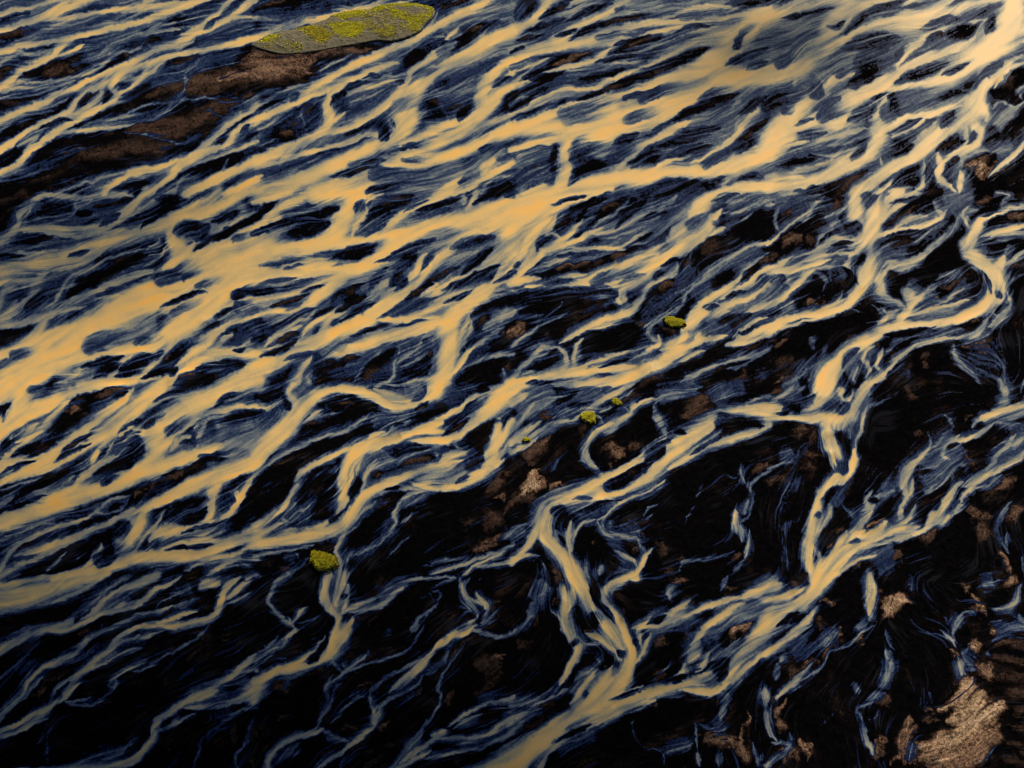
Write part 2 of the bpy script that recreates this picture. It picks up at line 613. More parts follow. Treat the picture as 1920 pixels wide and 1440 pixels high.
88 40 660,600 500,680 350,730 200,770 -10,800
75 70 560,600 300,610 100,640
88 90 1930,220 1700,290 1550,350 1450,420 1380,470 1330,530 1270,600 1220,660
75 80 1870,270 1850,400 1750,520 1650,600
84 50 1280,450 1230,510 1200,580 1150,650 1100,720
94 140 1310,540:50 1240,640:70 1180,720:80 1060,800:130 920,880:150 800,960:130 650,1030:120 500,1100:130 350,1160:150 200,1220:150 80,1280:150 -10,1320:130
90 50 1840,470 1750,560 1600,630 1480,680 1380,730 1270,800
94 130 1930,600:110 1800,680:70 1700,770:110 1600,820:130 1500,900:140 1440,1000:170 1440,1150:170 1420,1280:150 1390,1380:120 1350,1480:120
92 80 1800,680 1650,740 1500,780 1350,840 1200,900 1080,940 920,970
88 90 1430,960 1250,970 1100,990
88 90 1400,960 1200,1020 1000,1060 850,1100 700,1160
86 60 1330,1010 1150,1060 1000,1090 870,1140 750,1180 600,1220
90 50 740,1190 600,1230 480,1290 420,1360 380,1450
85 60 420,1230 340,1330 290,1450
80 50 1930,460 1850,560 1780,650
74 110 1350,690 1200,780 1100,840 1000,900
70 40 1380,730 1600,620 1780,540 1850,480
60 60 1250,660 1350,590 1500,500 1650,440
84 44 700,870 600,910 540,950 500,1020 450,1080
82 40 820,790 680,860 560,920 450,970 380,1020 340,1090
68 60 1020,640 920,720 850,770 800,800
82 50 1050,700 950,790 870,860
60 26 540,770 450,850 400,930 300,980 180,1040 100,1110 30,1190
82 14 -10,1210 60,1180 150,1165
75 30 350,1000 220,1050 130,1100 60,1160
88 50 1640,1160 1570,1210 1520,1300 1440,1400
80 36 1620,960 1590,1060 1540,1150
78 36 1620,850 1530,1120 1510,1230
60 36 1860,1010 1740,1090 1660,1140 1600,1180
60 60 1930,880 1800,960 1700,1030
60 30 1930,1220 1750,1240 1600,1290 1530,1340
70 30 1930,740 1850,730 1780,730
75 40 1930,770 1800,775 1660,800
55 22 1350,1030 1250,1100 1200,1180 1080,1260 1040,1330
80 20 1060,1240 1030,1300 1040,1350 1020,1400 900,1450
55 18 1300,1200 1180,1270 1080,1320
50 16 950,1180 850,1260 780,1340 740,1420
55 14 1080,1160 1070,1230
55 18 640,1000 560,1030 500,1060
55 40 1320,1080 1360,1200 1340,1300 1300,1360
70 30 1360,1380 1250,1400 1100,1440
78 40 1930,1400 1850,1420
60 20 1850,1320 1870,1400
k25 50 220,150 330,120 450,90
k8 46 -10,190 60,140 140,90
k10 60 -10,310 100,260 250,210 420,170
k10 110 280,290 400,220 550,140 620,120
k12 66 230,310 320,280 450,290
k12 60 400,330 480,270 560,220
k16 60 740,160 750,110 800,50
k25 30 820,110 870,60
k10 110 830,170 1000,90 1180,30
k15 60 780,240 900,190 1050,150
k30 110 750,320 800,290 980,220
k30 40 1110,150 1200,90 1300,50
k12 60 1200,140 1400,90 1540,50
k30 50 1380,160 1480,120
k8 60 1620,80 1750,30 1850,-10
k12 40 1860,30 1930,30
k25 70 1010,460 1200,400 1350,350
k15 46 890,530 1050,480 1200,440
k18 60 1060,540 1200,460
k25 50 400,480 650,440 900,380
k35 60 30,550 150,530 350,480
k35 40 200,580 350,540
k45 40 560,560 650,530 780,510
k35 50 0,700 100,670 300,640
k15 50 -10,760 80,740 160,730
k25 60 180,740 300,690 450,650
k15 36 330,750 450,710 520,700
k10 56 110,860 250,820 400,760
k40 40 220,880 350,830
k20 60 450,860 350,900 200,980 140,1010
k15 60 -10,970 80,990
k6 70 550,830 620,760 720,720 820,690
k6 60 600,900 700,840 820,780
k20 70 850,720 920,620 980,570
k12 70 1000,700 1060,630 1110,590
k18 80 1000,580 1100,540 1200,480
k30 50 1240,580 1290,510 1340,480
k20 60 1090,720 1130,640
k10 36 400,930 500,900 600,860
k12 50 640,960 780,890 900,830
k20 40 420,1060 470,1010
k12 50 560,1000 640,950
k30 50 910,950 1080,850 1250,760
k30 90 1000,930 1150,870 1350,790
k8 60 1120,800 1250,730 1330,690
k8 70 1250,700 1400,620 1540,560
k10 70 1540,620 1620,540 1780,410
k25 90 1460,420 1600,370 1800,330
k12 60 1380,730 1550,680 1700,600 1820,540
k20 50 1780,680 1850,640 1930,600
k10 40 1400,830 1550,770 1620,730
k12 110 1740,850 1850,820 1930,810
k10 80 1610,940 1700,890 1800,860
k8 90 1620,1030 1750,930
k4 140 1700,1120 1850,1050 1930,1000
k18 40 700,1080 850,1030 950,1010
k25 30 1020,1010 1150,980 1280,950
k8 60 30,1230 200,1180 300,1100
k8 70 -10,1110 80,1080
k10 70 150,1140 250,1080 320,1050
k40 50 210,1250 330,1220 450,1200
k8 100 80,1430 150,1380 270,1310
k20 180 430,1420 500,1340 650,1290
k12 60 600,1290 700,1250 780,1240
k4 110 800,1400 900,1290 1050,1170
k6 70 900,1100 1100,1090 1300,1040
k6 100 1260,1120 1330,1080
k5 90 1100,1300 1250,1240 1340,1180
k6 60 1100,1370 1250,1340
k20 40 1530,1200 1560,1170
k4 220 1550,1400 1700,1330 1930,1230
k6 70 1720,1230 1900,1150
r18 70 1180,780 1300,720
r18 60 1350,640 1480,590
r20 60 900,60 1100,40
r16 70 750,1390 950,1320
r18 60 160,850 350,790
r18 60 150,1140 280,1080
r18 70 650,1260 780,1220
r16 60 1640,1010 1740,950
r26 60 1850,1060 1930,1020
r18 60 1250,1220 1340,1150
r24 40 1100,600 1110,620
r20 60 1820,1380 1900,1280
#12
v30 160 0,340 120,280 200,170
v18 140 100,600 350,450 600,340 800,250
v30 140 850,300 1000,250 1150,210
v35 160 1100,60 1250,30
v25 140 500,120 700,80
v40 250 750,700 900,580 1050,520
v35 130 1050,470 1250,480 1400,460
v20 140 350,950 450,850 560,780
v25 200 120,1000 250,960 420,1000
v30 140 400,680 550,620 620,600
v25 120 450,1150 600,1120
v45 160 1200,720 1450,700 1600,640
v25 120 1080,900 1250,850 1400,800
v25 120 1300,520 1550,520 1650,580
v20 100 850,950 1000,880
v20 140 550,740 560,880 590,960
v25 100 300,1300 200,1290
v16 130 700,1300 900,1220 1050,1050
v25 140 1750,260 1900,180
v25 140 1400,170 1500,80 1700,30
v15 100 1500,1320 1700,1300
94 120 1350,-20:130 1340,50:120 1260,110:100 1150,160:80 1050,170:70 960,140:80 870,90:90 750,40:70 620,30:60 500,55:70 400,110:120 320,190:150 250,290:140 150,390:150 50,500:150 -10,590:110
80 80 890,30 1000,80 1100,120 1180,130
82 50 260,20 250,70 290,130 290,200
88 30 280,-10 240,50 260,100
74 70 1430,-10 1300,30
84 20 500,180 420,230 350,290
70 18 500,210 420,250 370,300
66 18 620,220 480,240 400,280
94 130 1930,20:130 1840,90:150 1760,180:130 1680,250:90 1580,320:80 1500,380:90 1400,415:80 1300,420:70 1180,430:60
80 50 1850,0 1700,60 1600,130 1500,200 1380,270 1280,300
94 110 1400,290:60 1280,320:70 1150,370:60 1000,420:70 850,470:80 760,510:90 680,590:80 660,700:70
86 50 1420,360 1300,350 1200,370
80 40 960,350 900,380 830,410
84 40 920,400 800,440 700,480 600,530 480,580 380,640 320,700 280,790 240,870 190,940 130,1000
60 24 1160,260 1050,310 970,370 860,410
66 70 1230,400 1080,450 980,480
86 80 650,600 650,720 660,830 640,920 600,980
72 36 800,520 730,600 710,700 700,800
80 30 900,560 830,650 800,760 780,830
70 28 830,500 770,600 750,700
74 24 910,580 850,650 810,720
94 90 1820,260:50 1810,350:70 1790,430:80 1760,530:110 1700,640:110 1620,710:80 1520,750:70 1400,770:60
88 70 1930,280 1850,400 1790,470
86 50 1880,540 1800,600 1750,650
94 90 1540,570:50 1400,610:60 1280,630:60 1150,680:70 1020,730:70 900,780:80 800,850:90 740,940:90 680,1020:90 600,1080:90 450,1120:90 300,1150:90 150,1170:80 -10,1190:90
84 70 1580,520 1470,530 1380,580
74 80 1500,600 1350,680 1200,720
84 50 1600,740 1400,780 1250,760 1150,740
72 40 1250,790 1100,780 980,790 880,830
60 26 1300,800 1150,830 1070,890 1040,960 1050,1050 980,1130 860,1230 750,1280
48 24 1180,960 1080,1050
80 60 540,1030 400,1110 250,1150
62 30 500,1040 350,1110
84 46 200,1030 100,1080 -10,1120
84 24 300,1080 150,1130
66 40 -10,1230 200,1200 400,1170 500,1150
60 50 190,930 90,1010 -10,1060
76 30 690,1060 650,1140 610,1210 600,1270 630,1340 630,1450
66 40 620,1290 640,1380
60 30 740,1240 680,1300 650,1370
66 30 900,880 760,990 690,1060
66 24 650,360 500,400 330,460 180,540 50,630 -10,680
58 18 860,210 740,300 600,370 450,410
55 16 700,340 550,400
60 24 1150,510 1060,620
58 20 1300,490 1150,540 1050,600
50 18 870,330 950,250
60 26 1330,500 1360,560
50 14 1480,440 1520,480 1580,500
80 20 1580,500 1450,540
66 26 250,1030 190,1000
55 20 440,860 380,920 300,960
60 26 -10,1290 150,1260 350,1220 430,1210
40 24 400,1310 300,1400 230,1450
45 16 300,1260 320,1330
62 30 1930,1200 1800,1260 1650,1310 1500,1370 1300,1430
74 24 1880,1250 1750,1310 1620,1370 1550,1440
58 34 1930,1320 1800,1360 1650,1370
45 30 1580,1290 1400,1330 1250,1370
42 16 1160,1130 1050,1230 980,1300
50 22 1930,40 1850,180
66 22 1890,420 1830,530
20 20 1880,1060 1870,1110
40 50 20,140 120,170 200,130
70 20 -10,170 100,170 200,110
35 20 150,370 20,440
k45 100 290,60 350,40 400,20
k6 60 230,120 240,200
k8 50 440,150 550,120 720,80
k6 60 540,160 700,140 850,140
k8 60 850,130 900,190
k25 50 920,20 1050,15 1150,30
k25 50 1160,130 1230,90 1280,30
k3 120 380,330 550,280 750,210
k3 90 150,560 400,440 600,390
k4 70 350,540 520,470 650,420
k3 130 50,740 200,640 350,570
k3 90 -10,930 100,850 230,740
k6 60 -10,960 150,870
k8 50 350,710 450,650 600,600
k6 120 360,820 450,750 580,680
k5 120 420,960 500,880 580,800
k5 60 300,900 360,820
k8 36 560,1030 620,980
k8 50 700,860 720,770
k12 70 1000,530 1150,490 1300,470
k25 90 950,480 1050,490 1200,450
k12 50 1390,390 1480,340 1600,260
k12 60 1480,280 1580,200 1660,110
k5 100 1130,640 1200,590 1320,540
k10 60 860,710 950,660
k20 50 1500,730 1600,690
k12 110 1600,600 1700,560
k5 160 1620,420 1680,360 1750,320
k4 90 1650,480 1700,440
k8 40 960,790 1100,770
k8 36 1000,830 1100,820
k3 140 700,1180 850,1050 980,920
k3 200 1100,1250 1300,1100 1500,950 1700,800
k3 200 1300,900 1600,840
k3 160 1000,1400 1250,1250
k8 70 430,1190 600,1150
k3 100 450,1440 400,1420
k3 90 660,1240 760,1150 850,1080
k6 70 680,1430 850,1330
k5 60 1750,1250 1900,1180
k5 60 1600,1430 1800,1400
k10 60 1290,130 1200,200
k12 50 1100,290 1030,330
k25 36 1830,560 1900,530
k6 60 1750,30 1650,50
k20 50 1760,290 1830,270
r26 50 600,160 780,140
r26 40 380,300 520,240
r22 50 1200,250 1290,170
r28 90 1400,130 1470,50
r20 60 960,390 1100,330
r22 60 860,690 950,640
r18 90 1100,620 1300,540
r24 90 1750,840 1850,700 1910,680
r45 50 1830,890 1870,820
r20 120 1700,1080 1830,1000
r34 80 1600,1250 1720,1200 1820,1160
r20 60 860,910 980,870
r18 60 1500,1090 1600,1020
r26 50 190,1420 230,1400
r20 60 1830,960 1900,900
#13
v20 100 100,560 250,460
v16 120 400,500 480,540
v20 120 900,140 1150,40
v20 100 850,230 700,250
v18 160 950,850 1150,740 1300,600
v16 120 950,930 1200,850
v18 100 500,900 520,1000
v18 120 1650,900 1900,960
v25 140 1500,1290 1750,1200 1930,1120
v20 160 1100,1280 1250,1180
v16 120 120,1350 250,1300
v20 100 1600,150 1650,220
v14 120 700,900 850,880
54 34 250,-10 160,40 110,120 100,200 150,280 220,330 280,360
66 24 240,310 280,360 290,410 250,450 200,520 100,560 20,620 -10,650
74 24 370,240 310,300 280,350
48 24 180,440 100,520 20,580 -10,610
44 20 220,510 100,610 -10,700
36 16 300,350 400,340 500,240
40 16 220,610 120,640
88 70 560,-10 520,80 510,150 540,220 590,290 610,350
70 90 640,-10 620,80 600,170 590,220
70 40 690,60 680,150 660,230 640,280
90 80 610,290:60 610,380:70 600,470:100 570,560:90 500,620:60 400,660:60 300,690:50 180,720:50
90 80 730,330:50 680,400:70 630,480:80 600,540:70
90 40 520,450:16 440,540:24 350,610:36 250,670:44 150,710:60 60,760:70 -10,800:60
70 50 460,620 350,680 230,710 120,740
70 120 60,780 20,840 -30,900
40 40 130,780 300,740 420,690
60 36 610,290 680,250 780,210 850,170 890,160
58 40 700,270 820,240 930,220 1000,170 1060,110 1100,80
50 26 1500,10 1300,20 1180,20 1080,60 980,110 890,160
40 20 1060,70 1180,30
36 20 1480,30 1300,90
50 30 560,610 600,670 640,710 660,730
56 26 830,590 760,640 680,700 640,750 560,810 530,850
60 14 640,650 680,690
42 22 1260,370 1220,440 1190,500 1130,560 1030,600 900,640 780,680 680,720
50 30 580,740 540,790 520,850 540,920 510,1000 480,1080 450,1140
36 20 660,790 590,850 560,940 520,1040
40 24 830,890 720,930 670,990 620,1050 560,1110
78 40 510,1140 400,1180 270,1220 180,1270 120,1330 90,1390 90,1450
50 36 480,1160 600,1210 700,1240
30 80 500,1180 650,1230
72 40 910,1090 850,1150 780,1210 700,1270 640,1320
52 34 700,1260 620,1330 520,1390 460,1450
44 20 700,1330 640,1390 630,1450
48 26 1340,220 1280,270 1220,310 1180,380
36 14 1290,110 1330,180 1340,230 1390,130 1310,110
24 10 1220,160 1300,150
38 50 1200,330 1170,420
56 24 1600,10 1570,90 1590,160 1680,200 1730,230 1720,300 1670,350
60 50 1530,20 1560,110 1590,200 1650,260 1660,310
72 40 1640,120 1690,180 1730,220
78 40 1730,200 1720,260
44 30 1820,250 1740,320 1680,370
30 14 1660,40 1690,10
84 50 1650,370 1560,430 1480,440 1400,500 1320,560
66 36 1640,320 1580,390 1560,420
70 60 1330,550 1250,650 1170,730 1080,800 1000,870
50 30 1240,620 1100,690 980,760 880,840 840,900
50 26 1410,500 1330,580 1240,700
50 30 1250,740 1200,820 1100,870 1000,920 940,970 900,1040 880,1090
60 30 840,900 870,970 890,1050
74 50 930,1010 890,1080 870,1120
46 36 1620,400 1750,440 1850,460 1930,440
40 16 1670,370 1800,330
46 22 1580,500 1500,600 1440,680 1390,760 1360,860 1390,900 1350,1000 1300,1080 1230,1170 1150,1250
40 60 1440,560 1400,640 1270,710
44 30 1360,700 1260,750
70 30 1930,910 1800,940 1700,960 1590,1020 1500,1090 1440,1130
40 26 1930,960 1820,940
60 30 1700,1030 1580,1080 1480,1150
58 34 1930,1040 1850,1100 1750,1180 1620,1210 1480,1220 1350,1220
56 30 1930,1170 1800,1240 1680,1290 1550,1310 1400,1340 1250,1370
70 40 1350,1210 1250,1280 1160,1340 1080,1400
80 34 1310,1310 1230,1350 1130,1410 1040,1450
50 60 1260,1160 1150,1280 1080,1360 1040,1440
70 60 1430,1160 1320,1200
90 180 1930,1400 1800,1460
36 60 1780,1400 1930,1330
30 60 320,1260 220,1340 160,1430
36 20 340,1300 250,1360
24 60 1000,400 980,440
30 30 850,590 840,550
30 40 250,760 200,860
k8 90 600,130 590,190 550,150
k10 50 680,140 640,160
k3 300 150,150 350,150 420,100
k3 260 800,450 950,400 1100,350
k3 240 250,1000 350,900 450,780
k3 160 700,820 1000,700 1150,620
k3 200 700,1140 1000,1180 1200,1000
k3 160 1550,1400 1700,1350
k3 140 1350,250 1450,150
k3 160 1550,850 1700,700 1800,550
k3 140 900,1300 1000,1200
k6 60 480,600 380,650
k3 160 1450,1020 1500,900
k10 40 680,290 650,340
k3 100 300,1120 100,1220
r26 80 230,820 150,850
r28 50 440,700 520,660
r34 40 1770,610 1870,590
r30 46 1180,870 1270,850
r26 40 790,860 880,810
r28 50 1440,640 1530,560
r34 50 1380,1180 1470,1160
r32 40 880,1150 1000,1090
r28 30 640,1130 760,1150
r24 40 1290,730 1380,700
r22 50 1430,980 1500,830
r20 60 530,1310 540,1340
r20 60 1750,220 1800,200
r20 40 990,1290 1050,1260
r22 60 160,1040 200,1090
r16 60 700,380 760,310
r16 60 850,350 890,340
r18 120 1650,700 1850,640
r16 100 1650,900 1850,720
#20
v45 160 -10,330 200,200 500,100 750,30
v40 160 700,50 1000,40 1300,60 1600,10
v30 120 0,700 300,600 600,560 900,520
v35 120 400,800 700,660 1000,620
v45 120 1100,220 1400,240 1700,180
v50 200 1100,480 1500,300 1900,130
v40 240 1450,560 1700,420 1930,380
v40 260 1300,950 1600,900 1930,750
v35 240 1100,1200 1400,1080 1700,980
v45 250 450,1150 700,1090 1000,1000
v30 200 0,1250 200,1150 330,1120
v25 160 0,1400 150,1320 300,1280
v35 120 1500,1380 1750,1300 1930,1280
88 80 270,-10 250,50 200,110 120,180 40,220 -10,250
82 45 530,-10 400,50 260,110 150,170
78 40 330,-10 280,20 250,60
80 60 850,-10 780,40 720,90 600,140 480,200 380,260 280,310 150,350 -10,370
85 50 480,210 400,270 330,310
88 90 930,290 700,310 500,330 350,340 200,360 100,400 -10,460
80 28 1700,70 1500,40 1350,60 1200,110 1080,150 900,180 750,220 600,260 450,310
82 50 1920,60 1700,100 1560,130 1400,150 1250,160 1100,170 980,190 850,220 700,240 600,280 450,320
78 30 1500,180 1350,190 1200,210 1080,235 1000,255 900,290 780,315 650,325
60 22 1150,45 1000,35 900,30 780,55
60 30 1650,10 1500,30 1350,60
55 28 950,95 850,100 750,130 640,150
65 24 1280,250 1180,245 1090,240
80 30 -10,530 100,500 200,460 280,430
85 40 -10,650 150,590 350,520 500,480 650,430 750,350
60 20 -10,620 80,560 180,490 200,460
60 26 600,460 750,420 900,410 1050,350 1200,310 1400,230 1550,190
60 26 500,500 700,480 900,470 1000,440
55 16 350,540 500,520 700,490
84 36 -10,840 100,810 200,750 400,670 600,660 700,620 850,550 1000,500 1100,440 1250,380 1400,310
65 60 1020,460 1200,380 1400,300 1600,230 1750,160
55 30 100,830 300,750 450,700 560,670
50 14 150,740 300,670 420,640 560,660
60 24 -10,790 60,740 120,720
50 16 150,880 300,830 450,760
82 26 380,830 550,760 700,710 850,640 1000,620 1150,570 1280,530
94 130 1930,90:120 1800,170:150 1700,300:200 1560,430:220 1350,520:190 1200,590:110 1050,640:70 900,690:60 750,730:50 600,760:50 450,800:60 300,860:70 100,920:60 -10,950:60
93 210 1930,570:120 1750,590:170 1550,640:200 1350,720:210 1150,790:250 900,870:260 700,900:240 500,970:160 300,950:110 100,970:110 -10,980:110
92 150 900,930:170 700,980:150 500,1010:130 380,1030:100 200,1060:50 -10,1120:40
94 120 390,1030:120 400,1150:110 400,1260:100 370,1350:100 200,1430:90 100,1480:90
90 45 1930,770 1800,860 1720,950 1660,1030 1560,1110 1450,1180 1350,1220
85 40 1250,950 1100,1030 980,1080 900,1160 830,1220 780,1270
88 50 1350,900 1200,960 1060,1050
95 160 1930,1150:130 1750,1200:140 1550,1260:150 1350,1280:110 1150,1290:90 950,1320:140 750,1340:130 500,1390:120 300,1430:110 100,1480:100
90 50 1930,1060 1800,1130 1650,1200 1500,1250
84 40 1350,1160 1250,1180 1150,1220 1050,1270
75 60 850,1230 780,1270 700,1330
92 90 1930,1390 1750,1400 1550,1440
60 24 1660,1310 1620,1360 1560,1420
55 30 -10,1200 150,1130 300,1090
55 30 1650,780 1680,850 1680,920
60 20 1700,860 1680,960 1660,1030
45 20 1300,960 1500,930 1650,900
50 16 1280,1060 1450,1030 1650,1000
55 26 1350,890 1500,850 1650,780 1750,700
50 30 1930,450 1700,520 1550,600
k25 90 30,150 60,80 80,20
k12 70 200,140 300,90 430,20
k20 70 100,230 250,190 400,140
k12 60 400,170 560,90 760,20
k20 50 320,280 400,250 480,210
k7 70 690,200 800,170 950,140 1060,120
k10 40 420,310 560,230 700,170
k30 40 760,80 850,50
k12 60 760,330 900,310 1050,260
g45 50 650,280 760,260 880,235
g40 30 940,225 1020,210
k8 90 240,520 350,440 500,400 650,370
k15 40 750,390 900,330 1080,290
k15 60 1180,300 1320,210 1500,190
k10 45 620,460 800,430 950,410
k8 60 80,600 250,570 400,540
k8 70 -10,700 150,640 300,590
k10 60 500,590 700,560 850,520
k10 90 700,680 900,590 1100,510 1300,440 1480,350
k12 50 480,760 650,700 800,650
k10 50 0,900 100,860 150,850
k25 60 150,700 280,660
k12 50 -10,820 150,750
g40 60 0,500 100,470 250,420
g40 100 390,850 500,820 650,780 850,740
g45 60 400,910 550,890 750,840
g38 90 870,890 960,860 1150,810
g20 50 850,735 980,700 1150,660
g30 100 980,730 1100,690 1300,620
g35 90 1435,735 1550,690 1700,650
k10 80 1180,910 1350,830 1550,750 1700,700
k12 50 1000,1020 1100,960 1200,900
g35 50 1370,130 1500,90
g40 60 1280,140 1400,110 1550,90
g20 60 1680,350 1720,250 1860,150
g45 60 440,1130 480,1070 600,1010
g25 90 470,1180 560,1110 750,1060
k18 80 760,1080 850,1040 950,1000
g30 100 750,1190 850,1130 980,1060
k10 130 460,1280 560,1240 680,1240
k10 60 420,1390 460,1330 520,1290
k8 60 300,1240 320,1150 330,1090
g30 90 280,1350 290,1290 330,1240
k6 60 1010,1160 1060,1190 1060,1220
k10 60 890,1270 960,1190 1020,1130
k12 100 1100,1100 1250,1060 1400,1000 1560,950
k12 90 1150,1180 1300,1130 1500,1090
k8 60 1680,1050 1780,1000 1920,890
g35 90 1450,1230 1520,1190 1700,1100
g40 40 1720,1130 1800,1080
k15 70 1700,860 1800,790 1920,720
k12 80 1600,480 1750,420 1920,360
k15 50 1750,520 1920,460
k12 60 1700,50 1850,20
k15 30 880,1430 1200,1410 1450,1360
k12 50 1480,1370 1600,1330
k14 50 1700,1350 1850,1290
k10 30 -10,380 100,350
k12 40 20,310 120,290 240,260
r20 60 300,90 400,40
r32 70 300,480 450,430 620,370
r28 60 520,400 620,380
r24 50 780,360 900,320 1050,260
r20 40 1300,400 1450,370
r22 40 1050,570 1180,530
r18 50 50,300 180,270
r18 60 650,680 800,640
r18 60 0,1330 250,1210
r12 60 700,180 950,140
#21
v20 300 400,180 700,80 1000,20
v35 250 600,330 900,250 1150,150
v30 160 200,520 500,480 800,430
v35 200 1000,400 1200,270 1350,130
v30 150 1600,100 1900,50
v25 160 1600,300 1900,150
v22 300 100,900 400,820 750,760
v30 120 1000,680 1180,570 1250,520
v25 200 1350,820 1500,640 1700,500 1900,400
v35 260 1400,950 1650,870 1930,760
v28 160 1300,1150 1500,1040 1700,960 1900,900
v26 160 600,1300 900,1220 1100,1180
v18 200 900,1060 1050,940 1250,700 1400,560
v25 150 50,1300 200,1200 350,1150
v20 120 1250,1400 1500,1300 1800,1220
v14 240 1500,1400 1750,1330 1920,1300
v20 120 1050,130 1250,60 1450,10
96 200 750,-30:40 500,30:80 350,70:140 200,110:220 50,180:260 -20,220:260
75 220 250,150 150,250 50,350 -20,450
88 60 300,180 200,280 100,400 60,480 -10,560
70 60 330,160 280,260 200,360 130,480 60,570
90 50 520,200 470,270 400,340 330,390 240,440 150,520 80,590 -10,640
78 26 290,310 340,330 380,350
84 40 680,260 580,310 460,370 330,420 220,460
60 34 1250,30 1100,120 980,170 880,240 760,290 640,310 560,330
55 26 1120,180 950,260 800,330 650,340
70 26 1020,300 930,330 860,390 760,420 620,420 480,440 330,450 230,470
80 22 860,430 700,415 550,410 400,420
55 20 1120,290 1040,360 950,380 880,400
50 16 930,290 870,330 750,380
55 20 880,60 750,170 650,230 580,300
45 14 780,40 600,110 490,160
45 14 990,40 830,120 730,200
60 22 440,490 330,530 200,560 120,600
55 20 430,440 330,500 200,530
95 120 1600,-20:60 1450,70:110 1350,170:130
72 190 1500,60:60 1400,150:160 1300,260:200 1180,370:120
92 90 1570,130 1500,210 1420,320 1300,410 1150,490 1020,560 930,620
82 36 1600,260 1540,290 1470,330
88 40 1150,375 1060,430 980,460
93 90 1100,450:40 980,480:50 850,540:70 700,610:90 600,660:100 480,700:80 300,740:70 150,760:60 -10,780:60
74 180 1180,480 1000,590 850,640 700,650
92 100 200,640:40 80,660:60 -10,680:70
80 40 560,610 400,640 250,690 100,710
84 44 1060,580 960,650 880,700 820,740 790,800 830,850
76 24 600,690 720,690 830,705
60 60 830,730 850,850 800,870
76 36 1240,530 1230,600 1160,640 1060,680 1000,730 970,800 920,850 860,890 760,930
84 60 960,830 880,890 780,930 650,970 560,1010 450,1070 360,1130
66 30 830,950 700,1000 580,1030
76 40 350,1160 400,1220 410,1290 370,1340
80 30 530,1090 500,1130 470,1200 470,1290 440,1310
60 40 350,1160 220,1170 150,1240 80,1310 -10,1390
55 24 300,1190 170,1240 110,1300
60 22 320,1290 200,1320 80,1370
68 26 190,1000 100,1080 -10,1150
50 18 420,910 300,960 180,1000
40 14 360,790 370,850 250,930
90 60 1710,650 1620,720 1500,790 1430,840 1360,900 1320,960
86 30 1800,530 1720,620 1680,680
92 50 1930,580 1830,620 1770,680 1680,740 1560,800
82 40 1930,700 1850,750 1760,800 1640,830 1500,850
92 80 1540,830 1450,890 1380,960 1310,1010 1290,1080 1250,1130
80 50 1930,830 1800,890 1720,960 1670,1040
70 26 1910,940 1830,960 1730,1030 1640,1100
66 40 1700,760 1600,860 1450,940
62 60 1650,880 1500,920 1400,960
92 60 1930,1010 1800,1060 1680,1120 1600,1140
84 36 1930,1060 1800,1110 1650,1150
90 56 1610,1070 1480,1100 1350,1140 1250,1180
80 50 1420,1050 1360,1110
94 90 1350,1140:60 1250,1200:90 1130,1270:90 1000,1330:110 850,1390:100 750,1440:90
82 40 1450,1190 1350,1220 1250,1270
64 34 1290,850 1180,920 1080,980 1020,1050 1060,1100 1110,1120 1080,1160
80 36 1100,1060 1110,1120 1050,1170 950,1220 850,1260 720,1300 600,1310
66 90 1280,1080 1200,1150 1100,1190
92 60 940,1300 780,1320 600,1350 400,1370 200,1390 -10,1440
90 80 560,1310 450,1330 330,1360 150,1410 -10,1450
84 60 930,1340 700,1400 500,1430 300,1440
84 30 880,1190 750,1220 620,1270 520,1300
55 20 1000,1170 850,1210 700,1260
62 30 1930,370 1800,400 1650,480 1550,550 1450,620 1400,670 1300,780 1280,850
55 26 1840,370 1700,450 1600,510
50 24 1930,470 1800,530 1700,560
45 22 1500,620 1400,700 1350,780
58 34 1930,1180 1850,1220 1700,1250 1550,1290 1430,1330 1350,1380 1250,1430
45 18 1850,1230 1700,1320 1600,1330
50 26 1930,20 1750,60 1600,80
55 30 1930,60 1750,130 1580,160
50 22 1820,150 1700,220 1580,280
40 14 1360,410 1340,460 1320,530
45 22 170,790 70,830 -10,890
k20 40 290,90 400,60 560,20
k4 110 330,260 370,200 430,140
k12 70 190,440 220,360 290,340
k6 110 420,150 550,80 700,40
k6 110 560,260 800,120 1000,60
k8 60 780,270 850,190 1000,80
k8 50 460,330 550,280
k10 50 950,220 1050,170 1150,140
k10 40 940,360 1050,300
k4 40 560,110 480,220
k10 66 230,600 400,570 600,530
k8 56 580,560 700,510 860,470
k12 50 330,480 500,470 700,450
k25 60 1500,70 1580,30 1700,10
k30 70 1020,380 1130,340 1190,260
g40 80 1330,250 1400,200 1500,180
k25 60 1510,240 1560,220
g40 90 620,680 720,630 850,600 950,570
k12 40 1115,555 1170,530 1240,490
k40 60 800,690 900,640 1000,610
k20 50 20,570 60,530
k30 50 180,690 300,670 450,660
k12 120 -10,810 200,780 450,750 700,740
k5 160 50,900 250,850 500,850 700,820
k5 110 150,1060 400,980 600,940
k12 60 760,800 780,740
k8 60 870,760 880,830
k20 50 1040,650 1140,590
k4 70 1080,760 1170,700 1210,640
k4 200 600,1180 800,1110 970,1020
k3 80 890,930 970,930
k4 120 1500,720 1600,640 1640,600
k3 200 1650,330 1800,250 1930,180
k5 100 1400,480 1520,420 1620,380
k10 60 1720,690 1760,620 1850,580
k30 60 1850,650 1920,640
k12 50 1600,790 1750,740
k10 60 1430,870 1550,850
k8 80 1300,930 1330,900
k12 80 1550,980 1700,930
k12 70 1650,1070 1700,970 1800,910
k10 40 1700,1070 1850,1000
k10 50 1060,1030 1110,990
k5 90 1380,1230 1550,1180 1750,1140
k5 200 1250,1310 1450,1230 1700,1180
k3 160 1500,1400 1700,1330 1900,1250
